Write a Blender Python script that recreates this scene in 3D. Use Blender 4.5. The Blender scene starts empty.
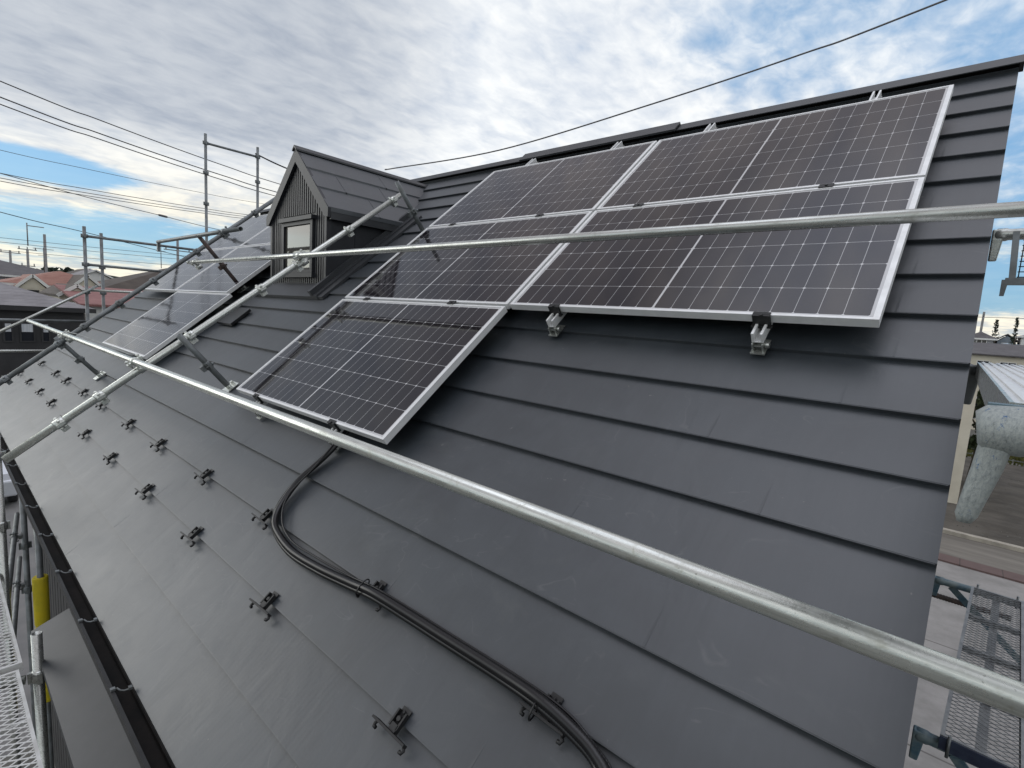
import bpy, math, random
from mathutils import Vector, Matrix
random.seed(7)
S = bpy.context.scene
COL = S.collection
PI = math.pi
rad = math.radians

# ------------------------------------------------------------------ camera
cam_d = bpy.data.cameras.new("camera")
cam_d.sensor_fit = 'HORIZONTAL'
cam_d.sensor_width = 36.0
cam_d.lens = 514.18 / 1024 * 36.0
cam_d.clip_start = 0.05
cam_d.clip_end = 6000
cam = bpy.data.objects.new("camera", cam_d)
COL.objects.link(cam)
CW = Vector((0.23644, -2.19072, 6.82328))
fw = Vector((-0.65044, 0.74888, -0.12688)).normalized()
rt = fw.cross(Vector((-0.13191, 0.05314, 0.98984))).normalized()
up = rt.cross(fw)
cm = Matrix((rt, up, -fw)).transposed().to_4x4()
cm.translation = CW
cam.matrix_world = cm
S.camera = cam

# ------------------------------------------------------------------ view / exposure
S.view_settings.view_transform = 'Standard'
S.view_settings.look = 'None'
S.view_settings.gamma = 1.0
S.view_settings.use_curve_mapping = False
S.view_settings.exposure = 0.45

# ------------------------------------------------------------------ sun and sky
SUN_EL, SUN_AZ = rad(12), rad(-117)          # azimuth measured from +Y towards +X
sd = Vector((math.sin(SUN_AZ) * math.cos(SUN_EL), math.cos(SUN_AZ) * math.cos(SUN_EL), math.sin(SUN_EL)))
sun_d = bpy.data.lights.new("sun", 'SUN')
sun_d.energy = 0.5
sun_d.angle = rad(36)
sun_d.color = (1.0, 0.98, 0.94)
sun = bpy.data.objects.new("sun", sun_d)
COL.objects.link(sun)
sun.rotation_euler = sd.to_track_quat('Z', 'Y').to_euler()
sun.location = (-8, 3, 20)

W = bpy.data.worlds.new("World")
S.world = W
W.use_nodes = True
wt = W.node_tree
wt.nodes.clear()


class NT:
    """tiny node helper"""
    def __init__(s, tree): s.t = tree
    def n(s, typ, **kw):
        nd = s.t.nodes.new(typ)
        for k, v in kw.items(): setattr(nd, k, v)
        return nd
    def put(s, nd, idx, v):
        if v is None: return
        if isinstance(v, bpy.types.NodeSocket): s.t.links.new(v, nd.inputs[idx])
        else: nd.inputs[idx].default_value = v
    def m(s, op, a, b=None, c=None, clamp=False):
        nd = s.n('ShaderNodeMath', operation=op)
        nd.use_clamp = clamp
        s.put(nd, 0, a); s.put(nd, 1, b); s.put(nd, 2, c)
        return nd.outputs[0]
    def vm(s, op, a, b=None):
        nd = s.n('ShaderNodeVectorMath', operation=op)
        s.put(nd, 0, a); s.put(nd, 1, b)
        return nd.outputs['Value'] if op in ('DOT_PRODUCT', 'LENGTH') else nd.outputs[0]
    def mix(s, f, a, b, bl='MIX'):
        nd = s.n('ShaderNodeMix', data_type='RGBA', blend_type=bl)
        s.put(nd, 0, f); s.put(nd, 6, a); s.put(nd, 7, b)
        return nd.outputs[2]
    def noise(s, vec, sc, det=3, rough=.5, dist=0.0):
        nd = s.n('ShaderNodeTexNoise')
        s.put(nd, 'Vector', vec)
        nd.inputs['Scale'].default_value = sc
        nd.inputs['Detail'].default_value = det
        nd.inputs['Roughness'].default_value = rough
        nd.inputs['Distortion'].default_value = dist
        return nd.outputs[0]
    def ramp(s, f, pts, interp='LINEAR'):
        nd = s.n('ShaderNodeValToRGB')
        cr = nd.color_ramp
        cr.interpolation = interp
        while len(cr.elements) < len(pts): cr.elements.new(.5)
        for e, (p, c) in zip(cr.elements, pts):
            e.position = p
            e.color = (c, c, c, 1) if not isinstance(c, tuple) else (*c, 1)
        s.put(nd, 0, f)
        return nd.outputs[0]
    def mapr(s, v, a, b, c=0., d=1.):
        nd = s.n('ShaderNodeMapRange')
        nd.interpolation_type = 'SMOOTHSTEP'
        s.put(nd, 0, v); s.put(nd, 1, a); s.put(nd, 2, b); s.put(nd, 3, c); s.put(nd, 4, d)
        return nd.outputs[0]
    def xyz(s, x, y, z):
        nd = s.n('ShaderNodeCombineXYZ')
        s.put(nd, 0, x); s.put(nd, 1, y); s.put(nd, 2, z)
        return nd.outputs[0]
    def sep(s, v):
        nd = s.n('ShaderNodeSeparateXYZ')
        s.put(nd, 0, v)
        return nd.outputs


def build_sky():
    N = NT(wt)
    out = N.n('ShaderNodeOutputWorld')
    bg = N.n('ShaderNodeBackground')
    sky = N.n('ShaderNodeTexSky', sky_type='NISHITA')
    sky.sun_disc = False
    sky.sun_elevation = SUN_EL
    sky.sun_rotation = SUN_AZ
    sky.air_density = 1.2
    sky.dust_density = 0.6
    sky.ozone_density = 2.0
    d = N.n('ShaderNodeTexCoord').outputs['Generated']
    x, y, z = N.sep(d)
    zz = N.m('MAXIMUM', z, 0.0)
    den = N.m('ADD', zz, 0.10)
    px = N.m('DIVIDE', x, den)
    py = N.m('DIVIDE', y, den)
    plane = N.xyz(px, py, 0.0)
    # long streaks of stratus, then small ripples
    streak = N.xyz(N.m('MULTIPLY', px, .55), N.m('MULTIPLY', py, .9), 0.3)
    big = N.noise(streak, .75, 4, .55, .3)
    mid = N.noise(plane, 2.2, 5, .6, .25)
    rip = N.noise(N.xyz(N.m('MULTIPLY', px, 1.0), N.m('MULTIPLY', py, .6), 2.1), 13, 4, .55, .3)
    # cover by height above the horizon: cloud on the horizon, a clear band, cloud above
    cover = N.ramp(zz, [(0.0, .66), (.045, .60), (.066, .30), (.108, .30), (.130, .64), (.165, .62),
                        (.21, .80), (.36, .80), (.44, .70), (.60, .80)])
    n = N.m('ADD', N.m('MULTIPLY', big, .50), N.m('MULTIPLY', mid, .28))
    n = N.m('ADD', n, N.m('MULTIPLY', rip, .30))
    # a clear lens low on the left and clear gaps high on the right
    def spot(v, w, k):
        dt = N.vm('DOT_PRODUCT', d, Vector(v).normalized())
        return N.m('MULTIPLY', N.mapr(dt, math.cos(w), 1.0), k)
    lens_v = N.vm('LENGTH', N.vm('MULTIPLY', N.vm('SUBTRACT', d, Vector((-.978, .100, .165))), Vector((.3, 1.0, 5.5))))
    lens = N.mapr(lens_v, .17, .05, 0., .52)
    gap = N.m('ADD', spot((-.12, .893, .44), .42, .27), spot((.05, .97, .25), .25, .16))
    tot = N.m('SUBTRACT', N.m('SUBTRACT', N.m('ADD', n, cover), lens), gap)
    mask = N.mapr(tot, .86, 1.20)
    # cloud brightness: grey undersides and pale lit parts
    grey_at = N.vm('DOT_PRODUCT', d, Vector((-.90, .22, .40)).normalized())
    grey = N.m('MULTIPLY', N.mapr(grey_at, .88, .985, 0., .75), N.mapr(zz, .19, .27, 0., 1.))
    body = N.m('ADD', N.m('MULTIPLY', big, .42), N.m('ADD', N.m('MULTIPLY', mid, .33), N.m('MULTIPLY', rip, .45)))
    lit = N.mapr(body, .36, .82)
    col = N.mix(lit, (.45, .50, .58, 1), (.82, .82, .80, 1))
    col = N.mix(grey, col, N.mix(lit, (.20, .23, .29, 1), (.34, .37, .42, 1)))
    warm = N.mapr(zz, .27, .08, 0., .9)
    creamy = N.mix(N.mapr(mid, .36, .62), (.48, .49, .48, 1), (.84, .77, .61, 1))
    col = N.mix(warm, col, creamy)
    # high clouds dimmed for panel reflections; unseen zenith brightened to light the scene
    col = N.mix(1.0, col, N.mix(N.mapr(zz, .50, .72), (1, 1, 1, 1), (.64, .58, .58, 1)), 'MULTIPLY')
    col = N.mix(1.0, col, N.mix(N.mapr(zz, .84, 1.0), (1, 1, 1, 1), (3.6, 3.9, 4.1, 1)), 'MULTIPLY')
    nis = N.vm('MULTIPLY', sky.outputs[0], Vector((.070, .098, .125)))
    nis = N.mix(.65, nis, (.17, .36, .60, 1))
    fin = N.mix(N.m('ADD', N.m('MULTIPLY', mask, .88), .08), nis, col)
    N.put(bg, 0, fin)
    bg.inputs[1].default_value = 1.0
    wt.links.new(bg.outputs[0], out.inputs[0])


build_sky()

# ------------------------------------------------------------------ materials
MATS = {}


def mat(name, base, rough=.6, metal=0., spec=.5):
    m = bpy.data.materials.new(name)
    m.use_nodes = True
    b = m.node_tree.nodes['Principled BSDF']
    b.inputs['Base Color'].default_value = (*base, 1)
    b.inputs['Roughness'].default_value = rough
    b.inputs['Metallic'].default_value = metal
    b.inputs['Specular IOR Level'].default_value = spec
    MATS[name] = m
    return m, NT(m.node_tree), b


def bump(N, b, h, strength, dist=.01):
    bp = N.n('ShaderNodeBump')
    bp.inputs['Strength'].default_value = strength
    bp.inputs['Distance'].default_value = dist
    N.put(bp, 'Height', h)
    N.t.links.new(bp.outputs[0], b.inputs['Normal'])


def noisy(name, c1, c2, sc=8, rough=.6, metal=0., det=5, bs=0., bd=.01, r2=None, spec=.5, stretch=None):
    m, N, b = mat(name, c1, rough, metal, spec)
    tc = N.n('ShaderNodeTexCoord').outputs['Object']
    if stretch: tc = N.vm('MULTIPLY', tc, Vector(stretch))
    n = N.noise(tc, sc, det, .6)
    f = N.mapr(n, .32, .68)
    N.t.links.new(N.mix(f, (*c1, 1), (*c2, 1)), b.inputs['Base Color'])
    if r2 is not None:
        N.t.links.new(N.m('ADD', N.m('MULTIPLY', f, r2 - rough), rough), b.inputs['Roughness'])
    if bs: bump(N, b, N.noise(tc, sc * 3, 4, .6), bs, bd)
    return m


def roof_metal():
    m, N, b = mat('roof_metal', (.045, .047, .05), .42, 0., 1.0)
    tc = N.n('ShaderNodeTexCoord').outputs['Object']     # roof frame: x along eave, y up the slope
    x, y, z = N.sep(tc)
    blot = N.noise(tc, 1.3, 5, .6, .4)
    fine = N.noise(N.xyz(N.m('MULTIPLY', x, 60.0), N.m('MULTIPLY', y, 4.0), z), 1.0, 3, .6)
    dust = N.noise(tc, 5.0, 6, .7, .6)
    f = N.m('ADD', N.m('MULTIPLY', blot, .5), N.m('ADD', N.m('MULTIPLY', fine, .15), N.m('MULTIPLY', dust, .45)))
    c = N.mix(N.mapr(f, .38, .72), (.018, .0235, .029, 1), (.031, .039, .047, 1))
    sp = N.mapr(N.noise(tc, 38, 2, .5), .76, .80)
    c = N.mix(N.m('MULTIPLY', sp, .5), c, (.16, .16, .15, 1))
    # boot scuffs: thin pale arcs
    sc = N.noise(N.vm('MULTIPLY', tc, Vector((1.0, 1.6, 1.0))), 2.4, 2, .5, 1.6)
    scf = N.m('SUBTRACT', 1.0, N.m('MULTIPLY', N.m('ABSOLUTE', N.m('SUBTRACT', sc, .56)), 90.0), clamp=True)
    c = N.mix(N.m('MULTIPLY', N.m('MULTIPLY', scf, N.mapr(dust, .48, .66)), .28), c, (.13, .13, .13, 1))
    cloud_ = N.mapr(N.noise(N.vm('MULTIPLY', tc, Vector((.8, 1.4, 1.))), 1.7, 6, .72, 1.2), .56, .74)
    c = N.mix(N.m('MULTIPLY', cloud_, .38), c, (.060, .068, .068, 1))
    N.t.links.new(c, b.inputs['Base Color'])
    N.t.links.new(N.m('ADD', .38, N.m('MULTIPLY', dust, .14)), b.inputs['Roughness'])
    ribs = N.m('SINE', N.m('MULTIPLY', x, 2 * PI / .021))
    oil = N.noise(N.xyz(N.m('MULTIPLY', x, 2.2), N.m('MULTIPLY', y, 1.1), z), 2.0, 3, .5, .5)
    h = N.m('ADD', N.m('MULTIPLY', ribs, .00006), N.m('MULTIPLY', oil, .011))
    bump(N, b, h, .38, 1.0)


def solar_cells():
    m, N, b = mat('solar_cells', (.012, .01, .016), .07, 0., .5)
    tc = N.n('ShaderNodeTexCoord').outputs['Object']      # origin at the panel's centre
    x, y, z = N.sep(tc)
    cw, ch, gap = .0826, .1645, .009
    xa = N.m('SUBTRACT', N.m('ABSOLUTE', x), gap * .5)
    fx = N.m('FRACT', N.m('DIVIDE', N.m('MAXIMUM', xa, 0.0), cw))
    dx = N.m('MULTIPLY', N.m('MINIMUM', fx, N.m('SUBTRACT', 1.0, fx)), cw)
    ya = N.m('ABSOLUTE', y)
    fy = N.m('FRACT', N.m('DIVIDE', ya, ch))
    dy = N.m('MULTIPLY', N.m('MINIMUM', fy, N.m('SUBTRACT', 1.0, fy)), ch)
    lx = N.mapr(dx, .0005, .0015, .8, 0.)
    ly = N.mapr(dy, .0006, .0016, .8, 0.)
    dia = N.mapr(N.m('ADD', dx, dy), .0060, .0080, 1., 0.)
    mid = N.m('LESS_THAN', xa, 0.0)
    ox = N.m('GREATER_THAN', xa, cw * 10)
    oy = N.m('GREATER_THAN', ya, ch * 3)
    line = N.m('MAXIMUM', N.m('MAXIMUM', lx, ly), N.m('MAXIMUM', dia, mid))
    line = N.m('MAXIMUM', line, N.m('MAXIMUM', ox, oy))
    # silver fingers printed across every cell
    ff = N.m('FRACT', N.m('DIVIDE', y, .0103))
    fin = N.mapr(N.m('ABSOLUTE', N.m('SUBTRACT', ff, .5)), .40, .48, 0., .35)
    cellv = N.noise(N.xyz(N.m('FLOOR', N.m('DIVIDE', x, cw)), N.m('FLOOR', N.m('DIVIDE', y, ch)), 0.), 3.7, 0)
    base = N.mix(cellv, (.005, .0035, .006, 1), (.010, .007, .010, 1))
    base = N.mix(fin, base, (.026, .021, .028, 1))
    base = N.mix(line, base, (.52, .52, .53, 1))
    N.t.links.new(base, b.inputs['Base Color'])
    grime = N.noise(tc, 2.2, 5, .6, .5)
    N.t.links.new(N.m('ADD', .03, N.m('MULTIPLY', grime, .06)), b.inputs['Roughness'])
    wav = N.noise(N.xyz(N.m('MULTIPLY', x, 1.2), N.m('MULTIPLY', y, .8), 0.), 3.0, 2, .5)
    bump(N, b, wav, .05, .02)


roof_metal()
solar_cells()
noisy('aluminium', (.78, .79, .79), (.70, .71, .71), 14, .4, .3, r2=.5)
def zinc(name, c1, c2, c3, rough, metal):
    m, N, b = mat(name, c1, rough, metal)
    tc = N.n('ShaderNodeTexCoord').outputs['Object']
    st_ = N.noise(N.vm('MULTIPLY', tc, Vector((5., 130., 130.))), 1.0, 4, .65)
    bl = N.noise(tc, 26, 5, .7, .4)
    spk = N.noise(tc, 150, 3, .6)
    c = N.mix(N.mapr(st_, .35, .65), (*c1, 1), (*c2, 1))
    c = N.mix(N.m('MULTIPLY', N.mapr(bl, .54, .70), .5), c, (*c3, 1))
    c = N.mix(N.m('MULTIPLY', N.mapr(spk, .66, .74), .5), c, (.10, .10, .08, 1))
    N.t.links.new(c, b.inputs['Base Color'])
    N.t.links.new(N.m('ADD', rough, N.m('MULTIPLY', N.m('SUBTRACT', bl, .5), .5)), b.inputs['Roughness'])
    bump(N, b, N.m('ADD', st_, spk), .12, .002)


zinc('galvanised', (.56, .575, .55), (.40, .415, .39), (.28, .28, .24), .30, .8)
zinc('galvanised_pale', (.70, .72, .68), (.50, .52, .49), (.38, .38, .31), .30, .75)
noisy('galvanised_dark', (.22, .24, .25), (.14, .15, .15), 9, .5, .5, bs=.15, bd=.002)
noisy('navy_paint', (.012, .018, .045), (.03, .045, .08), 14, .5)
noisy('blue_worn', (.045, .11, .16), (.17, .215, .22), 16, .5, .2, det=7, bs=.2, bd=.002)
noisy('dark_rust', (.05, .045, .045), (.12, .09, .08), 14, .65, .3)
noisy('black_plastic', (.004, .004, .005), (.007, .007, .008), 12, .32)
noisy('black_steel', (.007, .0075, .008), (.014, .014, .015), 12, .55, .0)
noisy('gutter_inside', (.003, .003, .003), (.010, .008, .007), 10, .8, spec=.2)
noisy('trim_metal', (.030, .033, .037), (.040, .043, .047), 6, .45)
noisy('dormer_siding', (.015, .017, .021), (.022, .024, .029), 5, .5)
noisy('house_siding', (.035, .035, .037), (.05, .05, .05), 3, .7)
noisy('yellow_foam', (.75, .60, .02), (.62, .52, .03), 10, .7, bs=.3, bd=.004)
noisy('cream_wall', (.62, .58, .48), (.54, .50, .41), 1.2, .85)
noisy('white_wall', (.66, .66, .64), (.56, .56, .54), 1.2, .85)
noisy('dark_wall', (.018, .018, .02), (.03, .03, .032), 1.5, .7)
noisy('grey_wall', (.32, .32, .33), (.25, .25, .26), 1.2, .8)
noisy('fascia_white', (.7, .7, .68), (.6, .6, .58), 2, .7)
noisy('curtain', (.55, .57, .6), (.42, .44, .47), 2, .8, stretch=(1, 9, .3))
noisy('ground_soil', (.050, .044, .036), (.095, .085, .070), .6, .95, det=8, bs=.6, bd=.1)
noisy('ground_base', (.16, .155, .14), (.10, .10, .09), .15, .95, det=6)
noisy('asphalt', (.20, .185, .16), (.115, .105, .09), .8, .9, det=8, bs=.3, bd=.02, stretch=(.25, 2.2, 1))
noisy('road_grey', (.15, .15, .15), (.21, .205, .20), .9, .9, det=8)
noisy('kerb_stone', (.40, .37, .31), (.28, .26, .22), 3, .9)
noisy('grass_green', (.055, .075, .015), (.11, .10, .025), 1.6, .95, det=7, bs=.8, bd=.15)
noisy('tree_leaf', (.020, .035, .014), (.055, .075, .03), .8, .8)
noisy('tree_leaf_dark', (.012, .022, .016), (.035, .048, .03), .3, .85)
noisy('bark', (.06, .045, .035), (.1, .08, .06), 6, .9)
noisy('pole_concrete', (.24, .24, .24), (.17, .17, .17), 4, .8)
noisy('wire_black', (.02, .02, .022), (.035, .035, .038), 4, .6)
noisy('wire_grey', (.09, .09, .095), (.12, .12, .12), 4, .6)
noisy('car_paint', (.55, .57, .6), (.5, .52, .55), 2, .25, .3)
mat('car_glass', (.02, .025, .03), .08)
noisy('tyre', (.02, .02, .02), (.03, .03, .03), 10, .8)
m_, N_, b_ = mat('window_glass', (.08, .077, .068), .04)
mat('dark_glass', (.02, .022, .028), .06)


def slab_mat():
    m, N, b = mat('concrete_slab', (.33, .32, .31), .9)
    tc = N.n('ShaderNodeTexCoord').outputs['Object']
    x, y, z = N.sep(tc)
    n = N.noise(tc, 1.1, 8, .65)
    g = N.noise(tc, 22, 3, .6)
    c = N.mix(N.mapr(n, .3, .7), (.20, .195, .185, 1), (.29, .28, .27, 1))
    c = N.mix(N.m('MULTIPLY', N.mapr(g, .5, .75), .35), c, (.2, .19, .18, 1))
    for s, p in ((x, 5.2), (y, 4.3)):
        f = N.m('FRACT', N.m('DIVIDE', s, p))
        e = N.m('MULTIPLY', N.m('MINIMUM', f, N.m('SUBTRACT', 1.0, f)), p)
        c = N.mix(N.mapr(e, .012, .03, .75, 0.), c, (.07, .065, .06, 1))
    N.t.links.new(c, b.inputs['Base Color'])
    bump(N, b, g, .3, .01)


def brick_edge():
    m, N, b = mat('brick_border', (.16, .08, .07), .85)
    tc = N.n('ShaderNodeTexCoord').outputs['Object']
    x, y, z = N.sep(tc)
    n = N.noise(tc, 3, 6, .6)
    c = N.mix(n, (.09, .062, .058, 1), (.14, .092, .085, 1))
    f = N.m('FRACT', N.m('DIVIDE', x, 1.0))
    e = N.m('MINIMUM', f, N.m('SUBTRACT', 1.0, f))
    c = N.mix(N.mapr(e, .008, .02, .8, 0.), c, (.05, .04, .035, 1))
    N.t.links.new(c, b.inputs['Base Color'])


def tile_roof(name, c1, c2, pitch=.28):
    m, N, b = mat(name, c1, .75)
    tc = N.n('ShaderNodeTexCoord').outputs['Object']
    x, y, z = N.sep(tc)
    n = N.noise(tc, 1.3, 6, .65)
    c = N.mix(N.mapr(n, .3, .7), (*c1, 1), (*c2, 1))
    f = N.m('FRACT', N.m('DIVIDE', z, pitch * .42))
    c = N.mix(N.mapr(f, .0, .16, .55, 0.), c, tuple(v * .35 for v in c1) + (1,))
    fx = N.m('FRACT', N.m('DIVIDE', N.m('ADD', x, y), .33))
    c = N.mix(N.mapr(fx, .0, .12, .3, 0.), c, tuple(v * .4 for v in c1) + (1,))
    N.t.links.new(c, b.inputs['Base Color'])
    bump(N, b, f, .5, .04)


slab_mat()
brick_edge()
tile_roof('roof_grey', (.20, .19, .20), (.27, .26, .27))
tile_roof('roof_coral', (.27, .125, .095), (.34, .18, .14))
tile_roof('roof_red', (.22, .095, .09), (.29, .14, .13))
tile_roof('roof_brown', (.055, .042, .034), (.085, .068, .055))
tile_roof('roof_blue', (.30, .38, .44), (.38, .45, .50))
noisy('blue_wall', (.28, .33, .38), (.22, .26, .30), 1.2, .8)
tile_roof('roof_slate', (.085, .08, .085), (.12, .115, .12))


# ------------------------------------------------------------------ mesh helpers
I4 = Matrix.Identity(4)
XF = {}                      # world matrix of every Empty / parent made here


class MB:
    def __init__(s): s.v, s.f, s.sm = [], [], []
    def face(s, pts, smooth=False):
        b = len(s.v)
        s.v += [Vector(p) for p in pts]
        s.f.append(tuple(range(b, b + len(pts)))); s.sm.append(smooth)
    def hexa(s, p):          # 8 points: bottom loop 0-3 (ccw from above), top loop 4-7
        b = len(s.v)
        s.v += [Vector(q) for q in p]
        for q in ((3, 2, 1, 0), (4, 5, 6, 7), (0, 1, 5, 4), (1, 2, 6, 5), (2, 3, 7, 6), (3, 0, 4, 7)):
            s.f.append(tuple(b + i for i in q)); s.sm.append(False)
        return s
    def box(s, lo, hi, M=None):
        x0, y0, z0 = lo; x1, y1, z1 = hi
        p = [Vector(q) for q in ((x0, y0, z0), (x1, y0, z0), (x1, y1, z0), (x0, y1, z0),
                                 (x0, y0, z1), (x1, y0, z1), (x1, y1, z1), (x0, y1, z1))]
        if M is not None: p = [M @ q for q in p]
        return s.hexa(p)
    def bar(s, p, q, w, h, upv=(0, 0, 1)):     # rectangular bar between two points
        p, q = Vector(p), Vector(q)
        d = (q - p).normalized()
        sd_ = d.cross(Vector(upv))
        if sd_.length < 1e-4: sd_ = d.cross(Vector((1, 0, 0)))
        sd_.normalize()
        u = sd_.cross(d)
        a, c = sd_ * w / 2, u * h / 2
        return s.hexa([p - a - c, p + a - c, q + a - c, q - a - c, p - a + c, p + a + c, q + a + c, q - a + c])
    def tube(s, pts, r, n=10, caps=True, hollow=False):
        pts = [Vector(p) for p in pts]
        rs = r if isinstance(r, (list, tuple)) else [r] * len(pts)
        b0 = len(s.v)
        t0 = (pts[1] - pts[0]).normalized()
        ref = Vector((0, 0, 1)) if abs(t0.z) < .9 else Vector((1, 0, 0))
        u = t0.cross(ref).normalized()
        for i, p in enumerate(pts):
            a = pts[max(i - 1, 0)]; c = pts[min(i + 1, len(pts) - 1)]
            t = (c - a).normalized()
            u = (u - t * u.dot(t)).normalized()
            w = t.cross(u)
            for k in range(n):
                an = 2 * PI * k / n
                s.v.append(p + (u * math.cos(an) + w * math.sin(an)) * rs[i])
        for i in range(len(pts) - 1):
            for k in range(n):
                k2 = (k + 1) % n
                s.f.append((b0 + i * n + k, b0 + i * n + k2, b0 + (i + 1) * n + k2, b0 + (i + 1) * n + k)); s.sm.append(True)
        if hollow:
            for e, sg in ((0, -1), (len(pts) - 1, 1)):
                t = (pts[1] - pts[0]).normalized() if e == 0 else (pts[-1] - pts[-2]).normalized()
                base = b0 + e * n
                ri = len(s.v)
                for k in range(n): s.v.append(pts[e] + (s.v[base + k] - pts[e]) * .86)
                dp = len(s.v)
                for k in range(n): s.v.append(s.v[ri + k] - t * sg * .08)
                for k in range(n):
                    k2 = (k + 1) % n
                    s.f.append((base + k, base + k2, ri + k2, ri + k)); s.sm.append(False)
                    s.f.append((ri + k, ri + k2, dp + k2, dp + k)); s.sm.append(True)
                s.f.append(tuple(dp + k for k in range(n))); s.sm.append(False)
        elif caps:
            s.f.append(tuple(b0 + k for k in reversed(range(n)))); s.sm.append(False)
            e = b0 + (len(pts) - 1) * n
            s.f.append(tuple(e + k for k in range(n))); s.sm.append(False)
        return s
    def prism(s, poly, vec):
        vec = Vector(vec)
        a = [Vector(p) for p in poly]
        n = len(a)
        b = len(s.v)
        s.v += a + [p + vec for p in a]
        s.f.append(tuple(b + i for i in reversed(range(n)))); s.sm.append(False)
        s.f.append(tuple(b + n + i for i in range(n))); s.sm.append(False)
        for i in range(n):
            j = (i + 1) % n
            s.f.append((b + i, b + j, b + n + j, b + n + i)); s.sm.append(False)
        return s
    def build(s, name, material, parent=None, local=False, bevel=0):
        me = bpy.data.meshes.new(name)
        vs = s.v
        if parent is not None and not local:
            inv = XF[parent.name].inverted()
            vs = [inv @ v for v in vs]
        me.from_pydata([tuple(v) for v in vs], [], s.f)
        for p, sm in zip(me.polygons, s.sm): p.use_smooth = sm
        me.materials.append(MATS[material])
        me.update()
        import bmesh
        bm = bmesh.new(); bm.from_mesh(me)
        bmesh.ops.recalc_face_normals(bm, faces=bm.faces)
        bm.to_mesh(me); bm.free()
        o = bpy.data.objects.new(name, me)
        COL.objects.link(o)
        if parent is not None:
            o.parent = parent
            XF[o.name] = XF[parent.name]
        else:
            XF[o.name] = I4
        if bevel:
            md = o.modifiers.new('bevel', 'BEVEL'); md.width = bevel; md.segments = 2; md.limit_method = 'ANGLE'
        return o


def tag(o, label, cat, group=None, kind=None):
    o['label'] = label
    if cat: o['category'] = cat
    if group: o['group'] = group
    if kind: o['kind'] = kind
    return o


def thing(name, label, cat, loc=(0, 0, 0), M=None, group=None):
    o = bpy.data.objects.new(name, None)
    o.empty_display_size = .05
    COL.objects.link(o)
    if M is None: M = Matrix.Translation(Vector(loc))
    o.matrix_world = M
    XF[o.name] = M
    return tag(o, label, cat, group)


def copy_thing(src, M, label):
    r = src.copy(); COL.objects.link(r)
    r.matrix_world = M; XF[r.name] = M
    r['label'] = label
    for ch in src.children:
        c = ch.copy(); COL.objects.link(c); c.parent = r
        for g in ch.children:
            d = g.copy(); COL.objects.link(d); d.parent = c
    return r


def structure(name, mb, m):
    o = mb.build(name, m)
    o['kind'] = 'structure'
    return o


# roof frame: a along the eave (+ towards the near gable), b up the slope, n out of the roof
TH = rad(40.1)
ct, st = math.cos(TH), math.sin(TH)
Z0 = 6.9
RM = Matrix(((1, 0, 0, 0), (0, ct, -st, 0), (0, st, ct, Z0), (0, 0, 0, 1)))
RN = -.13                      # roof surface lies this far below the panel faces


def R(a, b, n): return RM @ Vector((a, b, n))


def at_roof(a, b, n=RN): return RM @ Matrix.Translation(Vector((a, b, n)))


A0, A1 = -9.85, .255           # far verge, near verge
B0, B1 = -2.355, 2.62          # eave, top course
STEP = .2565
LINE0 = -.041                  # one of the course lines

# ------------------------------------------------------------------ ground
g = MB(); g.box((-1500, -1500, -.5), (1500, 1500, 0)); structure('ground', g, 'ground_base')
g = MB(); g.face([(-9, 4, .004), (60, 4, .004), (60, 18.9, .004), (-9, 18.9, .004)]); structure('concrete_apron', g, 'concrete_slab')
g = MB(); g.box((-40, 18.9, 0), (80, 19.55, .06)); structure('brick_border', g, 'brick_border')
g = MB(); g.face([(-60, 19.55, .008), (120, 19.55, .008), (120, 22.2, .008), (-60, 22.2, .008)]); structure('road', g, 'asphalt')
g = MB(); g.box((-60, 22.2, 0), (120, 22.45, .14)); structure('kerb', g, 'kerb_stone')
g = MB()
nx, ny = 60, 22
random.seed(3)
hh = [[.03 + random.random() * .10 for j in range(ny + 1)] for i in range(nx + 1)]
for i in range(nx):
    for j in range(ny):
        X0, X1_ = -20 + i * 1.2, -20 + (i + 1) * 1.2
        Y0, Y1_ = 22.45 + j * .8, 22.45 + (j + 1) * .8
        g.face([(X0, Y0, hh[i][j]), (X1_, Y0, hh[i + 1][j]), (X1_, Y1_, hh[i + 1][j + 1]), (X0, Y1_, hh[i][j + 1])], True)
structure('soil_field', g, 'ground_soil')
g = MB(); g.face([(-60, -9, .004), (-9.5, -9, .004), (-9.5, .9, .004), (-60, .9, .004)]); structure('lane', g, 'road_grey')

# ------------------------------------------------------------------ the house
house = thing('house', 'dark grey house with a black metal roof, dormer and gutter filling the picture', 'house', (-4.8, 2.2, 0))
WY0, WY1 = -1.28, 5.6
mb = MB()
mb.box((A0 + .35, WY0, 0), (A1 - .30, WY1, 5.3))
# gable triangles
for xg, th_ in ((A1 - .30, -.15), (A0 + .35, .15)):
    mb.prism([(xg, WY0, 5.3), (xg, WY1, 5.3), (xg, 2.16, 5.3 + (2.16 - WY0) * math.tan(TH) - .05)], (th_, 0, 0))
wall = mb.build('wall', 'house_siding', house)
mb = MB()
for i in range(46):            # upright siding boards under the eave
    xx = A0 + .4 + i * .205
    mb.box((xx, WY0 - .012, .3), (xx + .17, WY0 + .01, 5.1))
mb.build('siding_boards', 'house_siding', house)

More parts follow.
